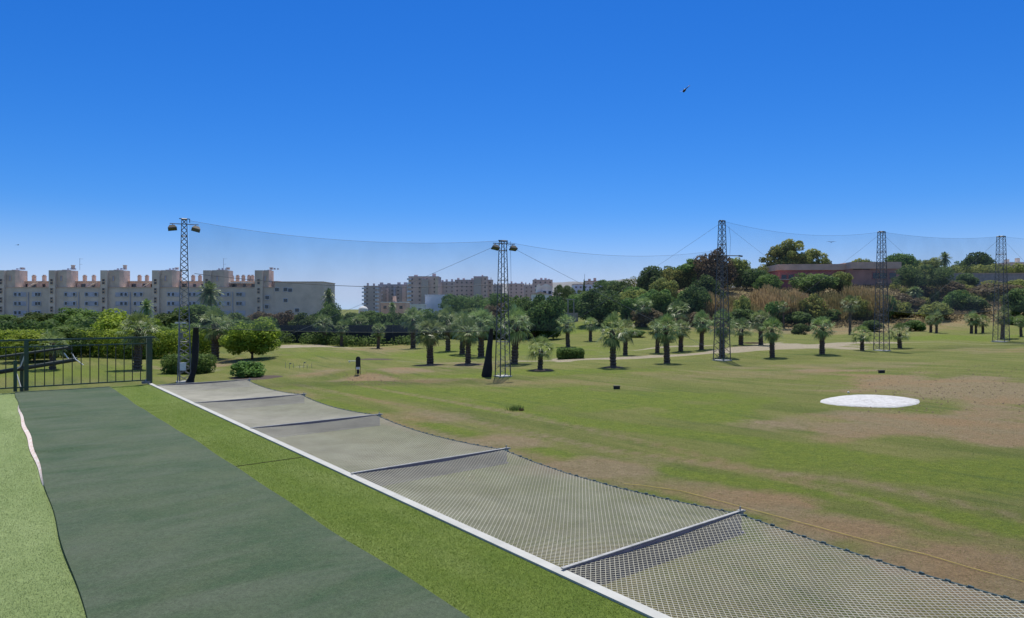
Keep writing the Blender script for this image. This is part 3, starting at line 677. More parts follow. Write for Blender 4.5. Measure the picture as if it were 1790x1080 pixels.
# ------------------------------------------------------------------ foliage builders
def leafcloud(name, blobs, n, size, mat, seed, parent=None, flat=0.0, asp=.55):
    g = np.random.default_rng(seed); B = np.array(blobs)  # x y z rx ry rz
    wts = (B[:, 3] * B[:, 5]); wts /= wts.sum(); k = g.choice(len(B), n, p=wts); b = B[k]
    d = g.normal(size=(n, 3)); d /= np.linalg.norm(d, axis=1)[:, None]
    rr = g.uniform(.55, 1.05, n) ** .6
    C = b[:, :3] + d * b[:, 3:] * rr[:, None]
    nn = d + g.normal(0, .55, (n, 3)); nn[:, 2] += flat; nn /= np.linalg.norm(nn, axis=1)[:, None]
    a = np.cross(nn, g.normal(size=(n, 3))); a /= np.linalg.norm(a, axis=1)[:, None]; c = np.cross(nn, a)
    s = size * g.uniform(.5, 1.3, n)[:, None]; a = a * s; c = c * s * asp
    Vv = np.stack([C - a, C - c * .9, C + a, C + c], 1).reshape(-1, 3)
    tint = np.clip(g.normal(.45, .25, n) + (g.random(len(B))[k] - .5) * .9 + .08, 0, 1)
    return npmesh(name, Vv, np.arange(4 * n).reshape(-1, 4), mat, parent, tint)
def clumps(seed, n, rx, rz, cz, cr, squash=.8, lower=-.5):
    g = random.Random(seed); out = []
    while len(out) < n:
        x, y, z = g.uniform(-1, 1), g.uniform(-1, 1), g.uniform(lower, 1)
        q = math.sqrt(x * x + y * y + z * z)
        if q > 1 or q < .35: continue
        r_ = cr * g.uniform(.6, 1.3); out.append((x * (rx - r_ * .6), y * (rx - r_ * .6), cz + z * (rz - r_ * .6), r_, r_, r_ * squash))
    return out
def limbs(m, seed, H, r, crown_lo, spread, n=6):
    g = random.Random(seed); m.tube((0, 0, -.3 * r), (.02, .01, crown_lo), r, 8, r * .7)
    for i in range(n):
        t = 2 * math.pi * (i + g.random() * .6) / n; e = Vector((math.cos(t) * spread * g.uniform(.4, .9), math.sin(t) * spread * g.uniform(.4, .9), crown_lo + (H - crown_lo) * g.uniform(.4, .8)))
        mid = Vector((e.x * .4, e.y * .4, crown_lo + (e.z - crown_lo) * .5)); a = Vector((.02, .01, crown_lo * g.uniform(.7, 1)))
        m.tube(a, mid, r * .5, 6, r * .3); m.tube(mid, e, r * .3, 5, r * .08)
PROTO = {}
def proto_tree(key, mat, name, H, rx, blobs, n, size, trunk_r, clo, flat=0.0, asp=.55, nl=6):
    root = bpy.data.objects.new(name, None); COL.objects.link(root); root['category'] = 'tree'
    m = MB(); limbs(m, hash(key) % 97 if False else len(PROTO) * 7 + 3, H, trunk_r, clo, rx, nl); m.build('trunk', M['bark'], root, smooth=True)
    leafcloud('crown', blobs, n, size, M[mat], len(PROTO) * 11 + 5, root, flat, asp); PROTO[key] = [root, H, rx * 2, False]
# unit heights in metres (H, width)
def variants():
    for i, mat in enumerate(('leaf_dark', 'leaf_mid', 'leaf_bright', 'leaf_olive', 'leaf_brown')):
        for j in range(2):
            s = i * 10 + j
            proto_tree(('broad', mat, j), mat, 'tree', 8, 4.2, clumps(s, 46, 4.3, 3.9, 4.1, 1.35, .85, -1.0), 9000, .27, .22, 1.0)
    for i, mat in enumerate(('leaf_olive', 'leaf_mid')):
        proto_tree(('airy', mat, 0), mat, 'eucalyptus_tree', 12, 4, clumps(60 + i, 26, 4, 5.4, 6.6, 1.4, .9, -.9), 8000, .28, .28, 3)
    proto_tree(('pine', 'leaf_dark', 0), 'leaf_dark', 'pine_tree', 8, 4.5, clumps(70, 34, 4.5, 2.9, 5.0, 1.2, .7, -.8), 9000, .22, .24, 2.6, asp=.35)
    cb = [(0, 0, z, .75 * (1 - (z / 10.4) ** 2) * .95 + .08, .75 * (1 - (z / 10.4) ** 2) * .95 + .08, .8) for z in np.arange(.8, 10, .5)]
    proto_tree(('cypress', 'leaf_dark', 0), 'leaf_dark', 'cypress_tree', 10, 1.0, cb, 2500, .2, .14, 1.2, nl=3)
    for i, mat in enumerate(('leaf_dark', 'leaf_mid', 'leaf_olive', 'leaf_brown')):
        proto_tree(('shrub', mat, 0), mat, 'shrub', 3, 2.0, clumps(80 + i, 20, 2.0, 1.6, 1.35, .75, .85, -.9), 3600, .17, .08, .5, nl=4)
variants()
def tree(kind, mat, u, Yd, vtop, wpx, label, group=None, vbase=None, j=0, cat_='tree'):
    key = (kind, mat, j); root, H0, W0, used = PROTO[key]
    if vbase is not None: g = G(u, vbase)
    else: x = (u - CX) / FPX * Yd; g = ground_at(x, Yd)
    H = EYE - (vtop - CY) / FPX * g.y - g.z; Wd = wpx * g.y / FPX
    sz = H / H0; sx = Wd / W0; scl = (sx, sx, sz); rz = (u * 37 % 360) * math.pi / 180
    if not used:
        PROTO[key][3] = True; root.location = g; root.rotation_euler = (0, 0, rz); root.scale = scl; root['label'] = label; root['category'] = cat_
        if group: root['group'] = group
        return root
    o = dup(root, g, label, None, group, rz, scl); o['category'] = cat_
    return o
# ---- palms
def fan_leaf(V_, F_, T_, base, d, L, R_, droop, g, nseg=13, dead=False):
    side = d.cross(Vector((0, 0, 1)));
    if side.length < .1: side = Vector((1, 0, 0))
    side.normalize(); up = side.cross(d).normalized()
    tip = base + d * L + Vector((0, 0, -droop * L * .25)); tn = g.random()
    n0 = len(V_); V_ += [base + side * .02, base - side * .02, tip - side * .015, tip + side * .015]; F_.append((n0, n0 + 1, n0 + 2, n0 + 3)); T_.append(.8)
    tw = g.uniform(-.5, .5)
    for i in range(nseg):
        a = R(-80 + 160 * i / (nseg - 1)); ln = R_ * (1 - .25 * abs(a) / 1.7) * g.uniform(.85, 1.1)
        dd = (d * math.cos(a) + side * math.sin(a) + up * (.25 * math.cos(a * 2) + tw * math.sin(a) * .5)).normalized()
        pw_ = dd.cross(up).normalized() * (R_ * .062)
        mid = tip + dd * ln * .62 + Vector((0, 0, -droop * ln * .12)); end = tip + dd * ln + Vector((0, 0, -droop * ln * .45 - .1 * ln))
        n0 = len(V_); V_ += [tip, mid - pw_ * .75, end, mid + pw_ * .75]; F_.append((n0, n0 + 1, n0 + 2, n0 + 3)); T_.append(min(1, max(0, tn + g.uniform(-.3, .3))))
def feather_leaf(V_, F_, T_, base, d, L, droop, g):
    side = d.cross(Vector((0, 0, 1))).normalized(); pts = []
    for i in range(9):
        q = i / 8; pts.append(base + d * L * q + Vector((0, 0, -droop * L * q * q)))
    for i in range(8):
        a, b = pts[i], pts[i + 1]; n0 = len(V_); V_ += [a + side * .03, a - side * .03, b - side * .02, b + side * .02]; F_.append((n0, n0 + 1, n0 + 2, n0 + 3)); T_.append(.6)
        for q in (0, .5):
            c0 = a.lerp(b, q); fr = (i + q) / 8; wl = L * .24 * math.sin(math.pi * (.12 + .85 * fr)); ax = (b - a).normalized()
            for sg in (-1, 1):
                e = c0 + side * sg * wl + ax * wl * .5 + Vector((0, 0, -wl * g.uniform(.1, .5))); n0 = len(V_)
                V_ += [c0 - ax * .05, e, c0 + ax * .12]; V_.append(c0 + ax * .04); F_.append((n0, n0 + 1, n0 + 2, n0 + 3)); T_.append(g.random())
PALMS = []
def proto_palm(seed, H, tr, nleaf, L, R_, dead, feather=False, low=-45, trunk_bulge=False):
    g = random.Random(seed); root = bpy.data.objects.new('palm_tree', None); COL.objects.link(root); root['category'] = 'palm tree'
    cz = H - (L + R_) * .62; m = MB(); n = 11; rings = []; nr = max(6, int(cz / .14))
    for i in range(nr + 1):
        z = cz * i / nr; q = i / nr; r_ = tr * (1.18 - .25 * q + .12 * math.exp(-q * 8)) * (1 + (.16 if i % 2 else -.06))
        for k in range(n): t = 2 * math.pi * k / n + (i % 2) * .28; m.v.append((r_ * math.cos(t) * g.uniform(.93, 1.07), r_ * math.sin(t) * g.uniform(.93, 1.07), z - .12))
    for i in range(nr):
        for k in range(n): m.f.append((i * n + k, i * n + (k + 1) % n, (i + 1) * n + (k + 1) % n, (i + 1) * n + k))
    m.f.append(tuple(range(nr * n, nr * n + n)))
    # old leaf boots
    for i in range(int(cz * 22)):
        z = g.uniform(.25, cz); t = g.uniform(0, 6.28); m.tube((tr * math.cos(t), tr * math.sin(t), z), (tr * 1.5 * math.cos(t), tr * 1.5 * math.sin(t), z + .16), .035, 4, .01)
    m.build('trunk', M['palm_bark'], root)
    V_, F_, T_ = [], [], []
    for i in range(nleaf):
        q = (i + .5) / nleaf; el = R(86 - (86 - low) * q ** .85 + g.uniform(-9, 9)); az = i * 2.39996 + g.uniform(-.3, .3)
        d = Vector((math.cos(el) * math.cos(az), math.cos(el) * math.sin(az), math.sin(el))); b = Vector((0, 0, cz + .12 * (1 - q))) + Vector((d.x, d.y, 0)) * .12
        if feather: feather_leaf(V_, F_, T_, b, d, (L + R_) * g.uniform(.85, 1.1), .35 + .25 * q, g)
        else: fan_leaf(V_, F_, T_, b, d, L * g.uniform(.65, 1.25), R_ * g.uniform(.85, 1.25), .30 + .8 * q, g)
    npmesh('crown', np.array([tuple(p) for p in V_]), np.array(F_), M['palm_leaf'], root, np.array(T_))
    if dead:
        V_, F_, T_ = [], [], []
        for i in range(dead):
            el = R(g.uniform(-80, -55)); az = g.uniform(0, 6.28); d = Vector((math.cos(el) * math.cos(az), math.cos(el) * math.sin(az), math.sin(el)))
            fan_leaf(V_, F_, T_, Vector((0, 0, cz - .1 - g.random() * .25)) + Vector((d.x, d.y, 0)) * tr, d, L * .7, R_ * .7, 1.2, g, 9)
        npmesh('dead_fronds', np.array([tuple(p) for p in V_]), np.array(F_), M['dead'], root, np.array(T_))
    PALMS.append([root, H, False]); return root
proto_palm(1, 4.8, .27, 44, .84, .92, 12, low=-58)
proto_palm(2, 4.8, .25, 38, .9, .9, 8, low=-62)
proto_palm(3, 3.2, .22, 34, .75, .85, 0, low=-35)          # short, young
proto_palm(4, 5.2, .28, 48, .85, .9, 18, low=-66)
proto_palm(5, 6.5, .20, 36, .82, .88, 10, low=-55)                   # taller, slimmer
proto_palm(6, 9.0, .30, 54, 1.2, 1.5, 0, feather=True, low=-50)
def palm(kind, u, vb, vt, label, group='fan palms on the golf course', wide=1.0, Yd=None):
    root, H0, used = PALMS[kind]
    g = G(u, vb) if Yd is None else ground_at((u - CX) / FPX * Yd, Yd)
    H = EYE - (vt - CY) / FPX * g.y - g.z; s = H / H0; rz = (u * 53 % 360) * math.pi / 180; q_ = random.Random(u); tl_ = (q_.uniform(-.05, .05), q_.uniform(-.05, .05)); wide *= q_.uniform(.86, 1.12); scl = (s * wide, s * wide, s)
    if not used:
        PALMS[kind][2] = True; root.location = g; root.rotation_euler = (tl_[0], tl_[1], rz); root.scale = scl; root['label'] = label; root['group'] = group; return root
    o = dup(root, g, label, None, group, rz, scl); o.rotation_euler = (tl_[0], tl_[1], rz); return o
for a in [
 (2, 944, 646, 592, 'low bushy young fan palm just right of the middle floodlight mast'),
 (1, 1072, 641, 555, 'fan palm with thick straight trunk, nearest one between clipped hedge and tallest tower'),
 (1, 1093, 621, 561, 'fan palm with drooping brown skirt half hidden behind the thick straight trunked palm'),
 (3, 1166, 635, 555, 'fan palm with dark trunk, foremost of the cluster left of the tallest tower'),
 (0, 1149, 617, 560, 'fan palm half hidden at the left behind the foremost palm of the cluster'),
 (0, 1190, 614, 561, 'fan palm half hidden at the right behind the foremost palm of the cluster'),
 (3, 1226, 611, 548, 'fan palm with an orange-brown neck immediately left of the tallest tower'),
 (3, 1262, 625, 547, 'fan palm whose trunk stands inside the foot of the tallest lattice tower'),
 (2, 1295, 603, 560, 'short fan palm beside the pale path right of the tallest tower'),
 (0, 1330, 603, 545, 'shaggy fan palm with rusty crown behind the path, left of the pale trunked palm'),
 (3, 1350, 625, 560, 'fan palm with pale ringed trunk in front of the sandy path'),
 (4, 1370, 574, 527, 'slender fan palm on the slope below the reeds, above the pale trunked palm'),
 (0, 1437, 619, 556, 'fan palm with stout grey trunk standing alone below the reeds'),
 (4, 1486, 585, 519, 'tall slim fan palm with the longest bare trunk below the red building'),
 (2, 1507, 613, 572, 'small squat fan palm left of the tower by the red building'),
 (2, 1573, 609, 569, 'small squat fan palm right of the tower by the red building'),
 (1, 1637, 582, 545, 'brownish broad fan palm beneath the sagging hem of the right net'),
 (0, 1627, 581, 552, 'narrow fan palm touching the brownish broad palm on its left'),
 (1, 1698, 583, 547, 'left fan palm of the three standing close together left of the rightmost tower'),
 (0, 1706, 583, 550, 'middle fan palm of the three standing close together left of the rightmost tower'),
 (2, 1718, 582, 553, 'right and shortest fan palm of the three left of the rightmost tower'),
 (3, 1752, 592, 540, 'fan palm with broad crown right behind the rightmost tower foot'),
 (0, 1785, 588, 552, 'fan palm cut by the right edge of the photo'),
 (0, 1124, 571, 521, 'fan palm high on the bank in front of the olive trees'),
 (2, 1185, 572, 529, 'pale spiky palm crown against the dark bushes left of the tallest tower'),
 (0, 993, 606, 552, 'fan palm growing out of the clipped round hedge'),
 (0, 1032, 596, 556, 'small fan palm alone on the green right of the clipped hedge palm'),
 (1, 899, 636, 543, 'big fan palm with thick pale trunk touching the right side of the middle mast'),
 (3, 912, 594, 547, 'left palm of the far trio right of the middle mast'),
 (1, 922, 593, 548, 'middle palm of the far trio right of the middle mast'),
 (0, 933, 593, 552, 'right palm of the far trio right of the middle mast'),
 (0, 841, 624, 543, 'fan palm partly behind the hanging black net bundle'),
 (3, 818, 636, 561, 'fan palm in a round bare bed, right of the front pair left of middle mast'),
 (0, 752, 637, 561, 'fan palm in a round bare bed, left of the front pair left of middle mast'),
 (1, 808, 619, 549, 'fan palm with grey-blue trunk just behind the right palm of the front pair'),
 (1, 783, 614, 541, 'tall fan palm standing between the front pair, further back'),
 (0, 722, 609, 540, 'fan palm with a dark painted trunk foot left of the front pair'),
 (0, 661, 609, 566, 'small fan palm standing in full sun left of centre'),
 (3, 597, 605, 562, 'fan palm with a round dark shadow right of the far pale path'),
 (1, 567, 602, 552, 'fan palm with a long dark shadow at the end of the far pale path'),
 (0, 628, 597, 551, 'dim fan palm in front of the black fence, right of the two shadowed palms'),
 (1, 376, 627, 545, 'shaggy wide fan palm behind the left mast with a thick trunk', 'fan palms on the golf course', 1.25),
 (1, 92, 646, 583, 'palm behind the railing, its trunk foot seen between balusters at the far left', 'fan palms on the golf course', 1.3),
 (3, 240, 646, 553, 'palm behind the railing, trunk seen near the right railing post')]: palm(*a)
palm(5, 370, 0, 493, 'tall old palm rising against the pale apartment building right of the left mast', None, .8, Yd=125)
palm(5, 256, 0, 523, 'dark palm top against the pale apartment building left of the left mast', None, .7, Yd=120)
palm(5, 576, 0, 505, 'lone palm top on the skyline at the right end of the apartment building', None, .6, Yd=150)
palm(5, 1598, 0, 501, 'feather palm with arching fronds on the dark slope right of the red building', None, 1.2, Yd=150)
palm(5, 1652, 0, 441, 'palm top on the skyline above the retaining wall', None, .8, Yd=200)
palm(5, 686, 0, 528, 'small palm in front of the low pink house', None, .8, Yd=230)

# ---- trees (kind, mat, u, Y, vtop, width px, label)
tl = 'trees around the golf course'
for a in [
 ('broad', 'leaf_dark', 14, 165, 549, 80, 'dark tree at the left edge below the apartment building', 0),
 ('broad', 'leaf_dark', 72, 160, 545, 85, 'dark tree in front of the white garden wall at the far left', 1),
 ('broad', 'leaf_mid', 140, 125, 533, 95, 'broad green tree below the second stair tower of the apartment building', 0),
 ('broad', 'leaf_dark', 185, 130, 543, 70, 'dark tree between the two broad green trees on the left', 0),
 ('broad', 'leaf_bright', 222, 84, 538, 120, 'large light green tree above the railing near its right end', 0),
 ('broad', 'leaf_bright', 60, 70, 577, 95, 'light green leafy tree behind the railing at the left', 1),
 ('broad', 'leaf_mid', 128, 78, 567, 100, 'green leafy tree behind the middle of the railing', 1),
 ('broad', 'leaf_mid', 268, 80, 560, 80, 'green tree just right of the railing end post', 0),
 ('broad', 'leaf_dark', 300, 115, 543, 80, 'dark tree directly behind the left mast', 1),
 ('broad', 'leaf_mid', 345, 120, 530, 90, 'green tree top right of the left mast under the tall old palm', 1),
 ('broad', 'leaf_mid', 330, 85, 560, 70, 'small dark green tree at the foot of the street lamp', 0),
 ('broad', 'leaf_dark', 405, 130, 545, 70, 'dark tree behind the round tree', 0),
 ('broad', 'leaf_brown', 452, 140, 543, 66, 'brownish tree under the right part of the apartment building', 0),
 ('broad', 'leaf_brown', 500, 142, 542, 66, 'brown-grey tree under the blank end wall of the apartment building', 1),
 ('broad', 'leaf_dark', 540, 138, 545, 66, 'dark tree before the end of the apartment building', 1),
 ('broad', 'leaf_mid', 575, 118, 522, 48, 'rounded green tree at the right corner of the apartment building', 0),
 ('broad', 'leaf_dark', 612, 140, 545, 60, 'dark tree left of the white domed kiosk', 0),
 ('broad', 'leaf_mid', 652, 126, 541, 64, 'green tree below the grey apartment block', 1),
 ('broad', 'leaf_dark', 694, 128, 544, 60, 'dark tree below the low pink house', 1),
 ('broad', 'leaf_mid', 738, 124, 535, 64, 'green tree below the pale blue house', 0),
 ('broad', 'leaf_dark', 780, 122, 540, 60, 'dark tree between the palms left of the middle mast', 0),
 ('broad', 'leaf_mid', 826, 120, 536, 66, 'green tree behind the palms just left of the middle mast', 1),
 ('pine', 'leaf_dark', 803, 170, 508, 80, 'dark pine in front of the pink towers', 0),
 ('pine', 'leaf_dark', 858, 168, 506, 84, 'dark pine left of the middle mast below the pink towers', 0),
 ('broad', 'leaf_brown', 872, 140, 528, 60, 'brownish tree directly behind the middle mast', 0),
 ('broad', 'leaf_mid', 905, 128, 510, 62, 'green tree right of the middle mast, level with the white villa', 0),
 ('broad', 'leaf_dark', 957, 118, 512, 78, 'tall dark green tree left of the garden gate', 1),
 ('broad', 'leaf_dark', 922, 122, 524, 60, 'dark tree behind the far trio of palms', 0),
 ('pine', 'leaf_dark', 988, 220, 493, 46, 'round dark pine right of the white villa', 0),
 ('broad', 'leaf_dark', 1046, 138, 503, 84, 'big dark rounded tree on the bank right of the garden gate', 1),
 ('broad', 'leaf_mid', 1010, 165, 512, 50, 'green tree between the villa and the big dark rounded tree', 1),
 ('pine', 'leaf_dark', 1066, 250, 486, 62, 'flat-topped umbrella pine on the skyline right of the cypress', 0),
 ('cypress', 'leaf_dark', 1021, 215, 490, 9, 'thin dark cypress on the skyline in front of the far hill', 0),
 ('broad', 'leaf_olive', 1108, 150, 502, 62, 'olive green tree at the left end of the wooded hill', 0),
 ('broad', 'leaf_dark', 1136, 190, 463, 52, 'dark tree crown, leftmost on the skyline of the wooded hill', 0),
 ('broad', 'leaf_olive', 1160, 158, 486, 58, 'olive tree below the skyline left of the tallest tower', 1),
 ('broad', 'leaf_mid', 1180, 200, 461, 60, 'green tree on the skyline between the dark tree and the big dark crown', 0),
 ('broad', 'leaf_mid', 1160, 138, 508, 52, 'green bushy tree above the bank palms', 1),
 ('airy', 'leaf_mid', 1212, 195, 450, 56, 'loose green tree on the skyline left of the big dark crown', 0),
 ('broad', 'leaf_dark', 1212, 140, 497, 60, 'dark dense tree left of the tallest tower above the spiky palm', 1),
 ('broad', 'leaf_brown', 1249, 178, 433, 74, 'big dark brown-green tree crown behind the tallest tower', 1),
 ('broad', 'leaf_olive', 1290, 186, 447, 54, 'olive tree right behind the tallest tower', 0),
 ('broad', 'leaf_dark', 1235, 150, 478, 60, 'dark tree behind the tallest tower at reed height', 0),
 ('broad', 'leaf_dark', 1325, 180, 468, 56, 'dark green tree between the tallest tower and the eucalyptus', 0),
 ('airy', 'leaf_olive', 1357, 215, 426, 58, 'eucalyptus at the left of the skyline group above the red building', 0),
 ('airy', 'leaf_olive', 1388, 212, 414, 66, 'tallest eucalyptus on the skyline above the red building', 0),
 ('airy', 'leaf_olive', 1428, 215, 432, 62, 'lower eucalyptus at the right of the skyline group', 0),
 ('broad', 'leaf_mid', 1340, 172, 478, 48, 'green tree at the left end of the red building', 1),
 ('broad', 'leaf_mid', 1422, 168, 473, 84, 'green bushy tree covering the front of the red building', 0),
 ('broad', 'leaf_olive', 1470, 170, 474, 40, 'pale olive tree at the middle of the red building front', 1),
 ('broad', 'leaf_olive', 1512, 225, 448, 52, 'olive tree top behind the roof of the red building', 0),
 ('broad', 'leaf_mid', 1578, 205, 441, 66, 'green tree right of the tower by the red building', 1),
 ('broad', 'leaf_bright', 1603, 210, 447, 34, 'yellow-green tree on the skyline between darker crowns', 0),
 ('pine', 'leaf_dark', 1612, 160, 458, 100, 'broad dark umbrella tree on the slope right of the red building', 0),
 ('broad', 'leaf_olive', 1632, 205, 450, 42, 'small olive tree on the skyline right of the umbrella tree', 1),
 ('broad', 'leaf_mid', 1684, 205, 452, 40, 'green tree between the skyline palm and the big crown by the right tower', 0),
 ('broad', 'leaf_dark', 1713, 200, 438, 56, 'big skyline tree left of the rightmost tower', 1),
 ('broad', 'leaf_olive', 1745, 200, 459, 46, 'olive tree behind the rightmost tower', 0),
 ('broad', 'leaf_bright', 1782, 195, 466, 36, 'light green tree at the right edge under the hilltop houses', 1)]:
    k, mt, u, Yd, vt, wp, lb, j = a; tree(k, mt, u, Yd, vt, wp, lb, tl, None, j)
tree('broad', 'leaf_bright', 441, 0, 553, 98, 'neat round-crowned green tree on a short trunk left of centre', None, 628, 0)
tree('shrub', 'leaf_mid', 434, 0, 629, 66, 'low leafy bush in a dark bed below the round tree', None, 659, 0, 'bush')
sl_ = 'shrubs on the hillside'
for a in [('leaf_brown', 1575, 150, 512, 70, 'brown shrub on the slope right of the tower by the red building'), ('leaf_olive', 1560, 140, 520, 60, 'grey-green shrub just right of the tower by the red building'),
 ('leaf_mid', 1672, 148, 505, 46, 'green shrub on the slope left of the three close palms'), ('leaf_dark', 1700, 146, 518, 60, 'dark shrub above the three close palms'),
 ('leaf_olive', 1640, 136, 528, 60, 'olive shrub above the brownish broad palm'), ('leaf_brown', 1738, 158, 495, 90, 'brown shrub below the retaining wall near the rightmost tower'),
 ('leaf_dark', 1780, 140, 505, 60, 'dark shrub at the right edge of the slope'), ('leaf_olive', 1782, 170, 488, 50, 'olive shrub below the wall at the right edge'),
 ('leaf_brown', 1620, 160, 500, 60, 'brown shrub below the umbrella tree'), ('leaf_brown', 1655, 165, 490, 60, 'brown shrub under the left end of the retaining wall'), ('leaf_dark', 1502, 140, 530, 50, 'dark shrub below the reeds by the tall slim palm'), ('leaf_dark', 1450, 138, 540, 44, 'low dark shrub below the reeds above the lone grey palm'),
 ('leaf_brown', 1130, 134, 538, 70, 'brown scrub on the bank around the high fan palm'), ('leaf_brown', 1215, 134, 545, 60, 'brown scrub right of the spiky palm'), ('leaf_dark', 1295, 136, 540, 60, 'dark shrub below the left end of the reeds'), ('leaf_dark', 1395, 136, 545, 60, 'dark shrub under the reeds right of the slender slope palm'),
 ('leaf_dark', 1545, 150, 535, 60, 'dark shrub behind the foot of the tower by the red building'), ('leaf_mid', 1775, 128, 552, 40, 'green shrub behind the palm at the right edge'), ('leaf_olive', 1590, 142, 545, 60, 'grey shrub low on the slope beside the squat palm'), ('leaf_dark', 1690, 175, 478, 44, 'dark shrub overhanging the retaining wall')]:
    tree('shrub', a[0], a[1], a[2], a[3], a[4], a[5], sl_, None, 0, 'shrub')

def mass(label, u0, u1, Ya, Yb, h, n, mat, seed, size=.3):
    g = np.random.default_rng(seed); k = int((u1 - u0) / FPX * Ya / 1.6) * 2; bl = []
    for i in range(k):
        u = g.uniform(u0, u1); Yd = g.uniform(Ya, Yb); x = (u - CX) / FPX * Yd; z = float(hgt(x, Yd)); r_ = g.uniform(1.2, 2.2); hh = h * g.uniform(.6, 1.05)
        bl += [(x, Yd, z + hh * q, r_, r_, hh * .3) for q in (.18, .45, .72)]
    o = leafcloud('undergrowth', bl, n, size, M[mat], seed); tag(o, label, 'undergrowth', kind='stuff')
mass('dark undergrowth filling the gaps below the trees on the left', -120, 480, 98, 112, 4.2, 52000, 'leaf_dark', 101)
mass('dark undergrowth behind the far palms in the middle', 590, 965, 122, 134, 4.6, 40000, 'leaf_dark', 102)
mass('scattered low bushes in front of the dark mesh fence', 478, 735, 108, 111, 1.9, 4200, 'leaf_dark', 108, .2)
mass('dark green thicket at the foot of the wooded hill', 1095, 1240, 142, 158, 6.0, 34000, 'leaf_mid', 103)
mass('dark thicket along the hilltop behind the trees', 1085, 1360, 192, 205, 7.0, 34000, 'leaf_olive', 104)
mass('thicket along the hilltop right of the red building', 1562, 1830, 190, 202, 5.5, 34000, 'leaf_olive', 105)
mass('thicket behind the villa and the garden gate', 880, 1100, 170, 190, 6.0, 34000, 'leaf_dark', 106)
mass('low bushes along the foot of the retaining wall and slope', 1555, 1830, 150, 176, 2.6, 34000, 'leaf_olive', 107, .22)

for a in [('leaf_dark', 1165, 106, 596, 34, 'low dark plant on the bank behind the foremost palm cluster'), ('leaf_dark', 1205, 102, 600, 30, 'low dark plant on the bank left of the orange-necked palm'), ('leaf_brown', 1320, 98, 598, 40, 'low brown plants beside the pale path right of the tallest tower'),
 ('leaf_dark', 1110, 118, 577, 44, 'dark spiky plants under the high bank palm'), ('leaf_olive', 1150, 124, 562, 50, 'grey-green plants right of the high bank palm'), ('leaf_dark', 1400, 118, 566, 36, 'small dark shrub on the bare slope above the lone grey palm'), ('leaf_dark', 1525, 122, 560, 44, 'small dark shrub on the bare slope left of the tower by the red building'), ('leaf_dark', 1600, 122, 560, 40, 'small dark shrub on the bare slope right of the squat palm')]:
    tree('shrub', a[0], a[1], a[2], a[3], a[4], a[5], 'low plants on the bank', None, 0, 'shrub')
for a in [('leaf_olive', 1300, 139, 517, 40, 'olive bush among the left end of the reeds'), ('leaf_olive', 1420, 138, 514, 54, 'olive bush in the middle of the reed belt'), ('leaf_mid', 1352, 138, 524, 38, 'green bush in the reeds above the pale trunked palm'), ('leaf_olive', 1500, 138, 518, 44, 'olive bush near the right end of the reeds'), ('leaf_dark', 1548, 139, 516, 36, 'dark bush ending the reed belt at the tower')]:
    tree('shrub', a[0], a[1], a[2], a[3], a[4], a[5], 'bushes among the reeds', None, 0, 'shrub')

# clipped hedges
def hedge(name, label, c, dims, seed, mat, n=5000, rz=0.0, size=.09, roundness=.5):
    root = empty(name, c, label, 'hedge', None, rz); g = random.Random(seed); lx, ly, lz = dims; bl = []
    nx_ = max(3, int(lx / (lz * .30)))
    for i in range(nx_):
        for j in (-.5, .5):
            for kz in (.28, .62): bl.append((-lx / 2 + lx * (i + .5) / nx_ + g.uniform(-.05, .05), j * ly * .45, lz * kz, lx / nx_ * .95, ly * .36, lz * .37))
    leafcloud('foliage', bl, n, size, M[mat], seed, root)
    for i in range(0, nx_, max(1, nx_ // 6)): m = MB(); m.tube((-lx / 2 + lx * (i + .5) / nx_, 0, -.05), (-lx / 2 + lx * (i + .5) / nx_, 0, lz * .6), .05, 6); m.build('stem', M['bark'], root)
    return root
hc = G(330, 652); hedge('hedge', 'rounded dark clipped hedge behind the left mast foot', hc, (72 * hc.y / FPX, 2.6, 34 * hc.y / FPX), 5, 'leaf_mid', 12000, 0, .10)
hc = G(997, 627); hedge('hedge', 'rounded clipped box hedge around the palm beside the pale sand', hc, (42 * hc.y / FPX, 1.8, 19 * hc.y / FPX), 6, 'leaf_mid', 12000, 0, .10)
hc = ground_at(-60, 85); hedge('hedge', 'long clipped hedge with light green top behind the railing', ground_at(-52, 78), (34, 2.2, 3.4), 7, 'leaf_bright', 26000, 0, .16)
hedge('hedge', 'long dark hedge across the back of the lawn behind the railing', ground_at(-55, 88), (28, 2.4, 3.0), 8, 'leaf_dark', 24000, 0, .18)
# dark mesh fence behind the far palms
fa, fb = P(478, 0, 112), P(735, 0, 112); fr = empty('mesh_fence', ground_at((fa.x + fb.x) / 2, 112), 'dark mesh fence running behind the far palms under the hem of the net', 'fence'); fo = Vector(fr.location)
m = MB(); m.box(Vector((0, 0, 1.6)), (fb.x - fa.x, .06, 3.2)); m.build('screen', simple('dark_screen', (.024, .027, .030), .8), fr)
x = fa.x
while x <= fb.x: m = MB(); m.tube((x - fo.x, -.06, -.2), (x - fo.x, -.06, 3.35), .05, 6); m.build('fence_post', M['steel_dark'], fr); x += 4.0

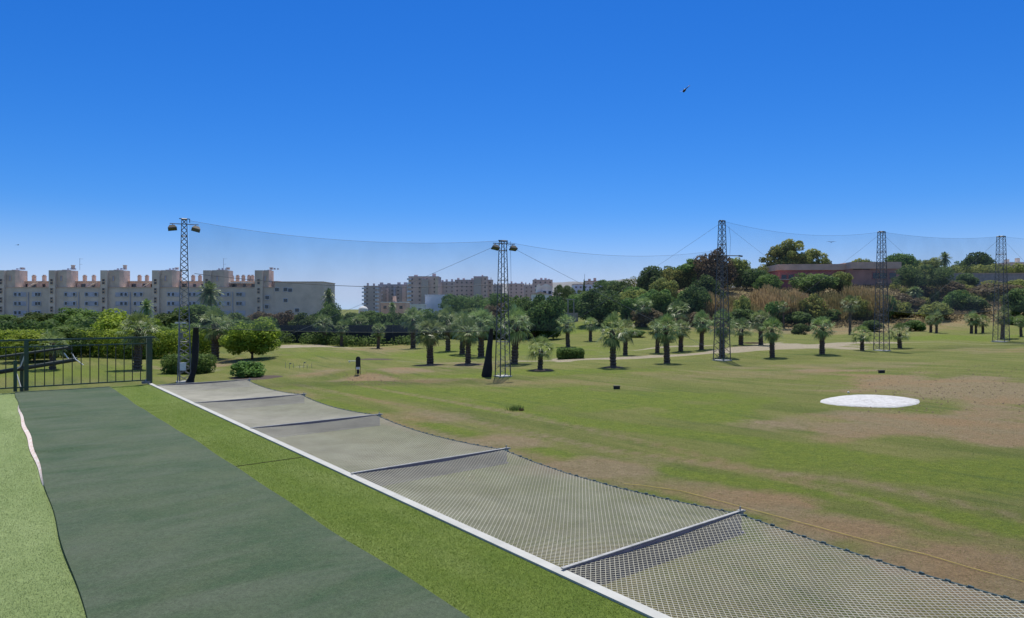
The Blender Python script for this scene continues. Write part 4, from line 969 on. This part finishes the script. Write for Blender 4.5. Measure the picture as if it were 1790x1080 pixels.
for u, v, rp_, lb in ((752, 638, 28, 'round bed of dark bare soil around the left front palm'), (818, 637, 28, 'round bed of dark bare soil around the right front palm'), (1072, 642, 20, 'small bare soil ring around the thick straight trunked palm'), (446, 660, 48, 'oval bed of dark reddish soil under the low leafy bush'), (946, 647, 24, 'bare soil ring under the low bushy young palm'), (655, 628, 34, 'strip of dark bare soil behind the tee sign')):
    g = G(u, v); ra = rp_ * g.y / FPX; m = MB(); n = 40; rings = [0.0, .6, 1.0]; vs = []
    for rr in rings:
        for i in range(n):
            t = 2 * math.pi * i / n; k = 1 + .08 * math.sin(3 * t + u) + .04 * math.sin(7 * t); x, y = ra * rr * k * math.cos(t), ra * (1.0 if v > 630 else .6) * rr * k * math.sin(t)
            vs.append((x, y, float(hgt(g.x + x, g.y + y)) - g.z + (.05 if rr < 1 else -.02)))
    m.add(vs, [(q * n + i, q * n + (i + 1) % n, (q + 1) * n + (i + 1) % n, (q + 1) * n + i) for q in range(2) for i in range(n)])
    o = m.build('soil_bed', M['soil'], smooth=True, loc=g); tag(o, lb, 'flower bed', 'bare soil beds on the golf course')
# bare beds round the front palms + tufts
for i, (u, v, lb) in enumerate(((896, 717, 'dark green tuft of coarse grass in the middle of the range, left one'), (905, 717, 'dark green tuft of coarse grass in the middle of the range, middle one'), (911, 718, 'small reddish tuft at the right of the two dark grass tufts'))):
    g = G(u, v); gr = np.random.default_rng(i + 30); n = 90; hgt_ = .34 if i < 2 else .2; rad = .16 if i < 2 else .05
    b0 = gr.normal(0, rad, (n, 3)); b0[:, 2] = 0; tp = b0 * 1.35 + np.stack([gr.normal(0, .05, n), gr.normal(0, .05, n), gr.uniform(.5, 1, n) * hgt_], 1); an = gr.uniform(0, 6.3, n); dx = np.stack([np.cos(an), np.sin(an), 0 * an], 1) * .014
    o = npmesh('grass_tuft', np.stack([b0 - dx, b0 + dx, tp], 1).reshape(-1, 3), np.arange(3 * n).reshape(-1, 3), M['leaf_dark'] if i < 2 else M['leaf_brown'], tint=gr.random(n)); o.location = g; tag(o, lb, 'grass tuft', 'grass tufts on the range')
def fieldgrass():
    g = np.random.default_rng(77); n = 50000; yy = 11 + 45 * g.random(n) ** 1.5; xx = g.uniform(-.5, .85, n) * yy; zz = hgt(xx, yy)
    sdist = xx * RV.x + yy * RV.y; ok = sdist > 5.0
    xx, yy, zz = xx[ok], yy[ok], zz[ok]; n = len(xx); c = np.stack([xx, yy, zz - .01], 1); an = g.uniform(0, 6.3, n); wd = .012 * (yy / 15)
    dx = np.stack([np.cos(an) * wd, np.sin(an) * wd, 0 * an], 1); h = .03 * g.uniform(.4, 1.3, n); tp = c + np.stack([g.normal(0, .03, n), g.normal(0, .03, n), h], 1)
    o = npmesh('grass', np.stack([c - dx, c + dx, tp], 1).reshape(-1, 3), np.arange(3 * n).reshape(-1, 3), M['blade_field'], tint=g.random(n)); tag(o, 'short rough grass blades scattered over the driving range', 'grass', kind='stuff')
fieldgrass()
def litter():
    g = np.random.default_rng(5); V_, F_ = [], []
    n = 420
    for i in range(n):
        u = g.uniform(1500, 1800) if i < 300 else g.uniform(600, 720); v = g.uniform(650, 730) if i < 300 else g.uniform(652, 668)
        dx, dz = (u - CX) / FPX, -(v - CY) / FPX; Yd = 5.4 / -dz; x = dx * Yd; z = float(hgt(x, Yd)); r_ = g.uniform(.02, .06); n0 = len(V_)
        V_ += [(x - r_, Yd - r_, z - .01), (x + r_, Yd - r_, z - .01), (x + r_, Yd + r_, z - .01), (x - r_, Yd + r_, z - .01), (x, Yd, z + r_ * 1.2)]
        F_ += [(n0, n0 + 1, n0 + 4), (n0 + 1, n0 + 2, n0 + 4), (n0 + 2, n0 + 3, n0 + 4), (n0 + 3, n0, n0 + 4)]
    o = npmesh('clods', np.array(V_), np.array(F_), M['bark']); tag(o, 'small earth clods and weeds scattered on the dry field', 'clods', kind='stuff')
litter()
# reeds
def reeds():
    g = np.random.default_rng(9); n = 42000; u = g.uniform(1228, 1552, n); Yd = g.uniform(137, 152, n); x = (u - CX) / FPX * Yd; z = hgt(x, Yd)
    prof = 3.5 + 1.0 * np.sin(x * .35) + .7 * np.sin(x * .9 + 1) + .5 * np.sin(x * 2.1)
    h = prof * g.uniform(.55, 1.15, n); c = np.stack([x, Yd, z - .1], 1); an = g.uniform(0, 6.3, n); dx = np.stack([np.cos(an), np.sin(an), 0 * an], 1) * .055
    tp = c + np.stack([g.normal(0, .5, n), g.normal(0, .5, n), h], 1); md = (c + tp) / 2
    Vv = np.stack([c - dx * .5, c + dx * .5, tp + dx * .8, tp - dx * .8], 1).reshape(-1, 3)
    patchy = np.clip(.5 + .45 * np.sin(x * .5 + 1.3 * np.sin(x * .21)) + g.normal(0, .25, n), 0, 1)
    o = npmesh('reeds', Vv, np.arange(4 * n).reshape(-1, 4), M['reed'], tint=patchy); tag(o, 'long belt of tall dry tan reeds on the slope below the red building', 'reeds', kind='stuff')
    # scrub cover on the slope
    n = 60000; u = g.uniform(1090, 1830, n); Yd = g.uniform(131, 185, n); x = (u - CX) / FPX * Yd; k = (np.sin(x * .45) * np.sin(Yd * .5 + x * .1) + g.normal(0, .35, n)) > -.05; x, Yd = x[k], Yd[k]; n = len(x)
    C = np.stack([x, Yd, hgt(x, Yd) + g.uniform(0, .9, n)], 1); d = g.normal(size=(n, 3)); a = np.cross(d, g.normal(size=(n, 3))); a /= np.linalg.norm(a, axis=1)[:, None]; b = np.cross(a, g.normal(size=(n, 3))); b /= np.linalg.norm(b, axis=1)[:, None]
    a *= .2; b *= .12
    o = npmesh('scrub', np.stack([C - a, C - b, C + a, C + b], 1).reshape(-1, 3), np.arange(4 * n).reshape(-1, 4), M['leaf_brown'], tint=g.random(n)); tag(o, 'low dry scrub covering the hillside around the reeds', 'scrub', kind='stuff')
reeds()

# ------------------------------------------------------------------ buildings
def windows(m_wall, parent, spots, name='window', frame='fascia', glass='glass', depth=.12, yaw=0, pane=True):
    """spots: (x, y, z, w, h) on a face looking towards -y in parent's space; frame proud of the wall, pane recessed in it"""
    for x, y, z, ww, hh in spots:
        f = MB(); t = .09
        f.b2(x - ww / 2 - t, x - ww / 2, y - depth, y + .02, z - t, z + hh + t); f.b2(x + ww / 2, x + ww / 2 + t, y - depth, y + .02, z - t, z + hh + t)
        f.b2(x - ww / 2, x + ww / 2, y - depth, y + .02, z + hh, z + hh + t); f.b2(x - ww / 2, x + ww / 2, y - depth - .06, y + .02, z - t, z)
        w_ = f.build(name, M[frame], parent)
        if pane:
            g_ = MB(); g_.b2(x - ww / 2, x + ww / 2, y - .03, y + .01, z, z + hh); g_.build('pane', M[glass], w_)
BY = 216.0
def bx_u(u): return (u - CX) / FPX * BY
def bz(v): return EYE - (v - CY) / FPX * BY
apt = empty('apartment_building', (bx_u(280), BY, -5), 'long pale apartment building at the left with stair towers and roof chimneys', 'building'); ao = Vector(apt.location)
def L(x, z): return x - ao.x, z - ao.z
z0 = 0.0; par = bz(503) - ao.z; pent = bz(492) - ao.z; ttop = bz(472) - ao.z
x_left, x_end = bx_u(-130) - ao.x, bx_u(481) - ao.x; xr = bx_u(565) - ao.x
m = MB(); m.b2(x_left, x_end, 0, 14, z0, par); m.build('wall', M['lilac'], apt)
m = MB(); m.b2(x_end + .01, xr, -.4, 14.2, z0, bz(493) - ao.z); m.build('end_wall', M['lilac'], apt)
m = MB(); m.b2(x_end - .05, xr + .15, -.55, 14.4, bz(493) - ao.z, bz(492.2) - ao.z + .05); m.build('coping', M['fascia'], apt)
m = MB(); m.b2(x_left, x_end - .1, -.15, .12, par + .003, par + .25); m.build('parapet_coping', M['fascia'], apt)
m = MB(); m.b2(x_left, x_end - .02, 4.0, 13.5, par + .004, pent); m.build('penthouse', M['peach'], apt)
m = MB(); m.b2(x_left, x_end - .03, 3.5, 13.8, pent + .004, pent + .32); m.build('roof', M['fascia'], apt)
tow_u = [-82, 0, 88, 178, 268, 357, 447]
for i, u in enumerate(tow_u):
    a = bx_u(u) - ao.x; b = a + 17 * BY / FPX * (1.15 if i < 6 else 1)
    m = MB(); b = a + (17 * BY - .012 * 0) / FPX * 1.0 - 1.7 / BY * (895 - u) * BY / FPX; m.b2(a, b, -.8, .9, z0, ttop - .1); m.build('stair_tower', M['lilac'], apt)
    c0 = b + .01; w_ = ((38 if i < 6 else 18) - 4.6 / BY * (895 - u)) * BY / FPX
    cxx, cyy, rr = c0 + w_ / 2 - .4, 4.4, w_ / 2 + .2
    if i < 6:
        poly = [(c0 + .01, .3), (c0 + w_ * .8, .3), (c0 + w_ * 1.0, 1.4), (c0 + w_ * 1.0, 4.9), (c0 + .01, 4.9)]
    else: poly = [(c0 + .01, .3), (c0 + w_, .5), (c0 + w_, 4.9), (c0 + .01, 4.9)]
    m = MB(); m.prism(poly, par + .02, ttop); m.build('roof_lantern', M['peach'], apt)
    m = MB(); m.prism([(poly[0][0] + 1.2, .9), (poly[1][0] - .6, .9), (poly[2][0] - .8, 2.4), (poly[0][0] + 1.2, 4.2)], ttop + .003, ttop + .2); m.build('lantern_cap', M['lilac_band'], apt)
    sp = []
    for r_ in range(5):
        zz = ttop - 3.6 - r_ * 2.95
        if zz > 1.5: sp += [((a + b) / 2, -.8, zz, .75, .65), ((a + b) / 2, -.8, zz - .95, .75, .65)]
    windows(None, apt, sp, frame='fascia')
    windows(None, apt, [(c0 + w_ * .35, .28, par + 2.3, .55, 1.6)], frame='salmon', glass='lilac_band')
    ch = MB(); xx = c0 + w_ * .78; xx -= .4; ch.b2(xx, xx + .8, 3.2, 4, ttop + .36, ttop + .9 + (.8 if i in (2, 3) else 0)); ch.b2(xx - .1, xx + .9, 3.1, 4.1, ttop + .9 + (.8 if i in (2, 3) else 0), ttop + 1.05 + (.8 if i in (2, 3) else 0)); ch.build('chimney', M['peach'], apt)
    # vents on top
    for q in range(3):
        ch = MB(); x2 = c0 + .8 + q * 1.1 + (i * 37 % 5) * .15; ch.b2(x2, x2 + .5, 3, 3.5, ttop + .36, ttop + .75 + .1 * (q % 2)); ch.build('vent', M['lilac_band'], apt)
for i, u in enumerate((57, 75, 116 + 30, 162, 168 + 74, 250 + 5, 336, 348, 404, 414, 424, 434, 440)):
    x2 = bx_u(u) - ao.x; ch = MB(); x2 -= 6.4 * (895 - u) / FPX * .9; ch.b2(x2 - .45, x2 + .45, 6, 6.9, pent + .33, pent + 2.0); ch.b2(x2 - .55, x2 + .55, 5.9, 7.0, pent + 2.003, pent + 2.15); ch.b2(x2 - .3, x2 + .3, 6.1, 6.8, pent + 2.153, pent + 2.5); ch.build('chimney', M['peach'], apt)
sp = []
for i, u in enumerate(tow_u):
    for q, du in enumerate((30, 44, 62, 78)):
        if u + du < 445 and u + du > -40: sp.append((bx_u(u + du) - ao.x, 4.0, par + .15, 1.0 + .5 * (q % 2), 1.25))
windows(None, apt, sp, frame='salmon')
# facade window bands, windows and downpipes
bands = []; wn = []
for i, u in enumerate(tow_u[:-1]):
    for r_ in range(4):
        zt = par - 2.0 - r_ * 2.95
        for (du0, du1) in ((24, 46), (56, 72) if i % 2 else (60, 84)):
            xa, xb = bx_u(u + du0) - ao.x, bx_u(u + du1) - ao.x
            m = MB(); m.b2(xa, xb, -.10, .02, zt - .9, zt + .55); bands.append(m)
            for q in range(3):
                if (i * 7 + r_ * 3 + q + int(du0)) % 3: wn.append((xa + (xb - xa) * (q + .5) / 3, -.10, zt - .6, .85, 1.0))
    xp = bx_u(u + 50) - ao.x; m = MB(); m.tube((xp, -.16, 0), (xp, -.16, par - 1.4), .14, 6); m.build('downpipe', M['lilac_band'], apt)
for m in bands: m.build('window_bay', M['lilac_band'], apt)
windows(None, apt, wn[:88], frame='bluewhite')
windows(None, apt, [(bx_u(u) - ao.x, -.4, bz(v) - ao.z, 1.3, 1.1) for u, v in ((485, 509), (500, 509), (508, 510), (500, 528), (468, 523), (467, 539), (520, 545))], frame='bluewhite')
for u in (46, 151, 247): 
    x2 = bx_u(u) - ao.x; m = MB(); q = [(x2, 0.6, par + .3), (x2 + 1.7, .6, par + 1.4), (x2 + 1.7, 3.2, par + 1.9), (x2, 3.2, par + .8)]; m.add(q + [(a_, b_, c_ + .08) for a_, b_, c_ in q], [(0, 1, 2, 3), (4, 5, 6, 7), (0, 1, 5, 4), (1, 2, 6, 5), (2, 3, 7, 6), (3, 0, 4, 7)]); m.build('awning', M['white'], apt)
x2 = bx_u(388) - ao.x; m = MB(); m.b2(x2, x2 + 9, 1.5, 3.9, par + 1.55, par + 1.85); m.build('canopy', M['whitewash'], apt)
for u in (122, 379):
    x2 = bx_u(u) - ao.x; m = MB(); m.tube((x2, 5, ttop + .3), (x2, 5, ttop + 4.2), .05, 5); m.tube((x2, 5, ttop + 4.0), (x2 + 1.1, 5, ttop + 4.0), .03, 4); m.tube((x2 - .1, 5, ttop + 2.2), (x2 + .9, 5, ttop + 2.2), .03, 4); m.build('antenna', M['steel'], apt)

def block(name, label, u0, u1, vt, Yd, depth, mat, zb=-5, yaw=0, rows=0, cols=0, roofbits=3, balc=None, group=None, floor=3.0, cat_='building', vb=None, roof=None, winw=1.2, seed=0, capmat='lilac_band', frame=None, facets=(), winh=1.1):
    x0, x1 = (u0 - CX) / FPX * Yd, (u1 - CX) / FPX * Yd; W_ = x1 - x0; zt = EYE - (vt - CY) / FPX * Yd
    if vb is not None: zb = EYE - (vb - CY) / FPX * Yd
    rt = empty(name, ((x0 + x1) / 2, Yd, zb), label, cat_, group, yaw); H = zt - zb; g = random.Random(seed + int(u0))
    m = MB(); m.b2(-W_ / 2, W_ / 2, 0, depth, -2, H); m.build('wall', M[mat], rt)
    m = MB(); m.b2(-W_ / 2 - .15, W_ / 2 + .15, -.15, depth + .15, H + .004, H + .35); m.build('coping', M[capmat], rt)
    for f0, f1, dy, fm in facets:
        m = MB(); m.b2(-W_ / 2 + W_ * f0, -W_ / 2 + W_ * f1, -dy, -.01, -2, H - g.uniform(.3, 2.4)); m.build('bay', M[fm], rt)  # added volumes; their wall colours stand in for lit and shaded faces
    for i in range(roofbits):
        x = -W_ / 2 + W_ * (i + .25 + .5 * g.random()) / roofbits; m = MB(); ww = min(W_ * .12, 2.5); m.b2(x - ww / 2, x + ww / 2, depth * .3, depth * .3 + 2, H + .36, H + .36 + g.uniform(.8, 2.4)); m.build('roof_hut', M[mat], rt)
    if rows:
        sp = [(-W_ / 2 + W_ * (c_ + .5) / cols, 0, H - 2.4 - r_ * floor, winw, 1.2) for r_ in range(rows) for c_ in range(cols) if H - 2.4 - r_ * floor > 1]
        windows(None, rt, sp[:95], frame=frame or mat, glass='dimpane' if frame is None and Yd > 300 else 'glass', depth=.05)
    if balc:
        for bxs in balc:
            for r_ in range(min(16, int(H / floor))):
                m = MB(); zz = H - 2.2 - r_ * floor; xx = -W_ / 2 + W_ * bxs; m.b2(xx - 1.5, xx + 1.5, -1.4, .1, zz - .15, zz); m.b2(xx - 1.5, xx + 1.5, -1.4, -1.3, zz, zz + 1.0); m.build('balcony', M['bluewhite'], rt)
    return rt
gb = 'distant apartment blocks'
block('apartment_block', 'grey apartment block with a stack of balconies at its left corner', 636, 660, 500, 520, 16, 'taupe', balc=(.02, .98), rows=7, cols=2, group=gb, roofbits=2)
block('apartment_block', 'grey-brown apartment block with small rooftop huts', 661, 711, 497.5, 540, 16, 'taupe', balc=(.1,), rows=6, cols=5, facets=((.3, .38, 1.5, 'rose'), (.55, .62, 2.0, 'lilac_band'), (.85, .97, 2, 'rose')), group=gb, roofbits=4, winw=1.6)
block('apartment_block', 'tallest pink-brown apartment block with dark overhanging roof', 714, 766, 483.5, 480, 20, 'rose', balc=(.03,), rows=8, cols=4, facets=((.45, .68, 2.5, 'taupe'), (.9, .99, 1, 'peach')), group=gb, roofbits=2)
m_ = block('apartment_block', 'brown apartment block between the tallest block and the pink row', 766, 795, 492.5, 560, 16, 'taupe', rows=5, cols=3, facets=((0.02, .25, 1.5, 'rose'),), group=gb)
block('apartment_block', 'pink apartment block, lower left wing of the row', 795, 828, 489.5, 500, 18, 'rose', rows=6, cols=4, group=gb)
block('apartment_block', 'brown-pink apartment block with the highest flat top of the row', 828, 852, 483.5, 495, 18, 'rose', rows=6, cols=3, facets=((.0, .55, 1.5, 'taupe'),), group=gb, roofbits=1)
block('apartment_block', 'pink apartment block at the right end of the row beside the middle mast', 852, 861, 489.5, 500, 16, 'rose', rows=6, cols=1, group=gb, roofbits=1)
block('apartment_block', 'low grey block just left of the middle mast', 861, 878, 498, 600, 16, 'taupe', rows=4, cols=2, group=gb)
block('apartment_block', 'low pink block right of the middle mast', 889, 916, 496, 600, 16, 'rose', rows=4, cols=3, group=gb)
block('apartment_block', 'brown-red block with two chimneys behind the white villa', 932, 966, 489.5, 520, 16, 'rose', rows=4, cols=4, group=gb, roofbits=4)
block('apartment_block', 'small brown block between the low pink block and the villa', 916, 933, 499, 560, 14, 'taupe', rows=3, cols=2, group=gb)
block('house', 'low pink house with a white roof edge in front of the grey blocks', 666, 708, 529, 260, 12, 'salmon', rows=1, cols=3, roofbits=1, cat_='house', capmat='whitewash')
block('house', 'small white house with a dark window between the pink and the pale blue house', 717, 740, 533, 240, 8, 'whitewash', rows=1, cols=2, roofbits=0, cat_='house', capmat='whitewash')
block('house', 'large plain pale blue-white house, tall left part', 743, 782, 516.5, 250, 12, 'bluewhite', rows=0, roofbits=0, cat_='house', capmat='bluewhite', group=None)
block('house_wing', 'lower right wing of the plain pale blue-white house', 782.3, 794, 529, 249, 10, 'bluewhite', rows=0, roofbits=0, cat_='house', capmat='bluewhite')
# domed kiosk
k = empty('kiosk', (P(635, 0, 240).x, 240, -4.5), 'small white domed kiosk at the end of the open sky gap', 'kiosk'); kt = EYE - (541 - CY) / FPX * 240 + 4.5
m = MB(); m.prism([(1.7 * math.cos(t), 1.7 * math.sin(t)) for t in np.linspace(0, 2 * math.pi, 13)[:-1]], -1, kt); m.build('wall', M['whitewash'], k)
m = MB()
for i in range(6):
    a0, a1 = math.pi / 2 * i / 6, math.pi / 2 * (i + 1) / 6; m.tube((0, 0, kt + 1.2 * math.sin(a0)), (0, 0, kt + 1.2 * math.sin(a1)), 1.7 * math.cos(a0) + .02, 12, 1.7 * math.cos(a1) + .02)
m.tube((0, 0, kt + 1.1), (0, 0, kt + 1.9), .1); m.build('dome', M['whitewash'], k)
windows(None, k, [(-.5, -1.68, kt - 2.0, .4, 1.3), (.4, -1.68, kt - 2.0, .4, 1.3)])
# white villa
v0 = block('villa', 'white villa with a small turret and pitched roofs right of the middle mast', 938, 966, 503, 260, 10, 'whitewash', rows=1, cols=3, roofbits=0, cat_='villa', capmat='whitewash')
def gable(parent, x0, x1, y0, y1, z, h, mat, name='roof'):
    m = MB(); xm = (x0 + x1) / 2; m.add([(x0, y0, z), (x1, y0, z), (xm, y0, z + h), (x0, y1, z), (x1, y1, z), (xm, y1, z + h)], [(0, 1, 2), (3, 5, 4), (0, 2, 5, 3), (1, 4, 5, 2), (0, 3, 4, 1)]); m.build(name, M[mat], parent)
hh = EYE - (503 - CY) / FPX * 260 + 5
gable(v0, -2.2, 3.3, -.3, 10.3, hh + .36, 1.3, 'whitewash'); m = MB(); m.b2(-3.0, -1.6, -.6, 1.4, hh - 3, hh + 1.0); m.build('turret', M['whitewash'], v0); gable(v0, -3.1, -1.5, -.7, 1.5, hh + 1.003, .6, 'whitewash')
m = MB(); m.b2(-5.2, 1.5, -3.5, -.3, -1, hh - 2.6); m.build('annexe', M['whitewash'], v0); gable(v0, -5.4, 1.7, -3.7, -.3, hh - 2.597, 1.1, 'fascia'); gable(v0, 1.8, 7.5, -2.5, 5, hh - 4.0, 1.9, 'fascia')
m = MB(); m.b2(1.9, 7.4, -2.3, 4.9, -1, hh - 4.003); m.build('annexe', M['whitewash'], v0)
# garden gate between dark trees
gp = P(998, 547, 150); gg = empty('garden_gate', gp, 'pale portal gate between the dark trees right of the villa', 'gate')
gh = EYE - (524 - CY) / FPX * 150 - gp.z
for sx in (-.65, .65): m = MB(); m.box((sx, 0, gh / 2), (.22, .22, gh)); m.build('post', M['stone'], gg)
m = MB(); m.box((0, 0, gh + .1), (1.9, .3, .2)); m.build('lintel', M['stone'], gg)
m = MB(); m.b2(-1.4, 1.6, -.3, .5, float(hgt(gp.x, 150)) - gp.z - .5, .02); m.build('step', M['stone'], gg)
block('house', 'long grey-white building on the skyline behind the cypress', 1003, 1052, 497, 420, 14, 'bluewhite', rows=1, cols=6, roofbits=0, cat_='house', capmat='fascia', vb=540)
block('house', 'grey house with a tiled roof line on the skyline right of the cypress', 1024, 1060, 491.5, 470, 14, 'lilac', rows=1, cols=4, roofbits=3, cat_='house', capmat='tile', vb=540)
block('house', 'pale low house half hidden under the umbrella pine', 1072, 1092, 511, 240, 8, 'bluewhite', rows=0, roofbits=0, cat_='house', vb=530)
m = MB(); x_, y_ = (1022 - CX) / FPX * 300, 300; m.tube((x_, y_, 0), (x_, y_, EYE - (479 - CY) / FPX * 300), .08, 5); tag(m.build('radio_mast', M['steel']), 'thin mast on the skyline above the cypress', 'mast')
# far hill
hm = MB(); nb_ = 60
for i in range(nb_ + 1):
    u = 870 + 620 * i / nb_; yv = 1500; h = 495 - 7 * math.sin(min(1, max(0, (u - 960) / 240)) * math.pi * .6) + 1.2 * math.sin(u * .05) + .7 * math.sin(u * .13); p = P(u, h, yv)
    hm.v += [(p.x, yv - 400, -6), (p.x, yv - 120, p.z * .75), (p.x, yv, p.z), (p.x, yv + 500, -6)]
for i in range(nb_):
    for j in range(3): hm.f.append((i * 4 + j, i * 4 + 4 + j, i * 4 + 5 + j, i * 4 + 1 + j))
tag(hm.build('hills', M['bluehill'], smooth=True), kind='structure')
# red building on the hill
rb = empty('red_building', (P(1460, 0, 186).x, 186, float(hgt(P(1460, 0, 186).x, 186)) - 1), 'long low dark red building with a pale flat roof edge on the hilltop', 'building', None, R(-3)); ro_ = Vector(rb.location)
def rx(u): return (u - CX) / FPX * 186 - ro_.x
def rz_(v): return EYE - (v - CY) / FPX * 186 - ro_.z
m = MB(); m.b2(rx(1364), rx(1476), 0, 12, -4, rz_(472)); m.build('wall', M['terracotta'], rb)
m = MB(); m.b2(rx(1362), rx(1476), -.6, 12.5, rz_(472) + .003, rz_(461.5)); m.build('roof', M['fascia'], rb)
m = MB(); m.b2(rx(1476) + .01, rx(1560), -3, 12, -4, rz_(471)); m.build('wall', M['redwall'], rb)
m = MB(); m.b2(rx(1476) + .01, rx(1561), -3.6, 12.5, rz_(471) + .003, rz_(459.5)); m.build('roof', M['fascia'], rb)
m = MB(); m.b2(rx(1482), rx(1510), -3.08, -2.9, rz_(472.5), rz_(470.5)); m.build('shutter_box', M['black'], rb)
windows(None, rb, [(rx(u), 0, rz_(490), 1.4, 1.6) for u in (1372, 1384, 1452, 1464)] + [(rx(u), -3, rz_(488), 1.8, 1.6) for u in (1520, 1532, 1548)], frame='terracotta')
m = MB(); m.b2(rx(1330), rx(1374), -6, 1, -4, rz_(491)); m.build('annexe', M['terracotta'], rb)
m = MB(); m.b2(rx(1328), rx(1376), -6.6, 1.2, rz_(491) + .003, rz_(489)); m.build('annexe_roof', M['whitewash'] if False else M['fascia'], rb)
m = MB(); m.tube((rx(1461), 3, rz_(460)), (rx(1461), 3, rz_(456)), .15); m.build('vent', M['steel_dark'], rb)
# retaining wall
x0, x1 = P(1655, 0, 180).x, P(1830, 0, 180).x; zt = EYE - (478 - CY) / FPX * 180
rw = empty('retaining_wall', ((x0 + x1) / 2, 180, zt - 4), 'grey-brown retaining wall on the hilltop at the right', 'wall')
m = MB(); m.b2(-(x1 - x0) / 2, (x1 - x0) / 2, 0, .5, -3, 4); m.build('wall_face', M['stone'], rw)
m = MB(); m.b2(-(x1 - x0) / 2 - .1, (x1 - x0) / 2 + .1, -.1, .6, 4.003, 4.15); m.build('coping', M['fascia'], rw)
block('hilltop_house', 'white-fronted house on the right edge of the skyline', 1766, 1800, 459, 330, 12, 'lilac', rows=1, cols=4, roofbits=2, cat_='house', vb=480, capmat='whitewash')
# garden wall far left
x0, x1 = P(-40, 0, 175).x, P(150, 0, 175).x; gwz = -4.4
gw = empty('garden_wall', ((x0 + x1) / 2, 175, gwz), 'pale garden wall below the dark trees at the far left', 'wall')
m = MB(); m.b2(-(x1 - x0) / 2, (x1 - x0) / 2, 0, .3, -1, EYE - (556 - CY) / FPX * 175 - gwz); m.build('wall_face', M['lilac'], gw)
m = MB(); m.b2(-(x1 - x0) / 2 - .1, (x1 - x0) / 2 + .1, -.08, .38, EYE - (556 - CY) / FPX * 175 - gwz + .003, EYE - (555 - CY) / FPX * 175 - gwz + .1); m.build('coping', M['whitewash'], gw)

# ------------------------------------------------------------------ in the air
def dragonfly():
    p = P(1196, 156, 3.6); rt = empty('dragonfly', p, 'dragonfly hovering in the blue sky right of centre', 'insect', None, 0); s = .0031
    def q(u, v, y=0): return Vector(((u - 1196) * s, y, -(v - 156) * s))
    m = MB(); m.tube(q(1195.5, 159), q(1198, 156), .0065, 8, .0055); m.tube(q(1198, 156), q(1206, 149), .0028, 6, .0015); m.tube(q(1194.3, 160.2), q(1195.8, 158.8), .0055, 8, .006); m.build('body', M['black'], rt, smooth=True)
    wm = simple('wing', (.55, .45, .45), .3); wt = wm.node_tree; tr = wt.nodes.new('ShaderNodeBsdfTransparent'); ms = wt.nodes.new('ShaderNodeMixShader'); ms.inputs[0].default_value = .45
    ou = [n for n in wt.nodes if n.type == 'OUTPUT_MATERIAL'][0]; pb = [n for n in wt.nodes if n.type == 'BSDF_PRINCIPLED'][0]
    wt.links.new(tr.outputs[0], ms.inputs[1]); wt.links.new(pb.outputs[0], ms.inputs[2]); wt.links.new(ms.outputs[0], ou.inputs[0])
    for (du, dv, y) in ((-8, -1.5, -.01), (-8, 2, .012), (9, -1, .01), (9, 2.2, -.012)):
        a = q(1197, 157); e = q(1197 + du, 157 + dv, y); n_ = Vector((0, 0, 1)) if True else 0; m = MB(); wv = Vector((.0, .012, .004))
        m.add([a - wv * .3, a.lerp(e, .5) - wv, e, a.lerp(e, .6) + wv * .7, a + wv * .3], [(0, 1, 2, 3, 4)]); m.build('wing', wm, rt)
dragonfly()
def bird(u, v, Yd, span_px, label, tilt):
    p = P(u, v, Yd); rt = empty('bird', p, label, 'bird', 'birds in the sky'); w_ = span_px * Yd / FPX / 2
    m = MB(); n = 8; prof = [(-.42, .01), (-.3, .05), (-.1, .10), (.1, .11), (.25, .08), (.34, .07), (.42, .03), (.5, .005)]
    for y, r_ in prof:
        for k in range(n): t = 2 * math.pi * k / n; m.v.append((y * w_ * .9, r_ * w_ * math.cos(t), r_ * w_ * math.sin(t)))
    for i in range(len(prof) - 1):
        for k in range(n): m.f.append((i * n + k, i * n + (k + 1) % n, (i + 1) * n + (k + 1) % n, (i + 1) * n + k))
    m.build('body', M['black'], rt, smooth=True)
    for sg in (-1, 1):
        a = Vector((.1, 0, .03)) * w_; m = MB(); pts = [(.16, 0, .03), (.2, .4, .16), (.05, .75, .13), (-.25, 1.0, .04), (-.12, .6, .12), (-.14, .3, .11), (-.14, 0, .03)]
        q = [Vector((x, sg * y, z + tilt * sg * y)) * w_ for x, y, z in pts]; q2 = [p_ + Vector((0, 0, -.015 * w_)) for p_ in q]; k = len(q)
        m.add(q + q2, [tuple(range(k)), tuple(range(2 * k - 1, k - 1, -1))] + [(i, (i + 1) % k, k + (i + 1) % k, k + i) for i in range(k)]); m.build('wing', M['black'], rt)
    rt.rotation_euler = (0, 0, R(70)); return rt
bird(1453, 423, 70, 17, 'dark bird gliding above the eucalyptus group', .05)
bird(31, 428, 80, 10, 'tiny dark bird high above the left end of the apartment building', -.1)

for key, (root, H0, W0, used) in PROTO.items():
    if not used:
        for ch in list(root.children): bpy.data.objects.remove(ch)
        bpy.data.objects.remove(root)
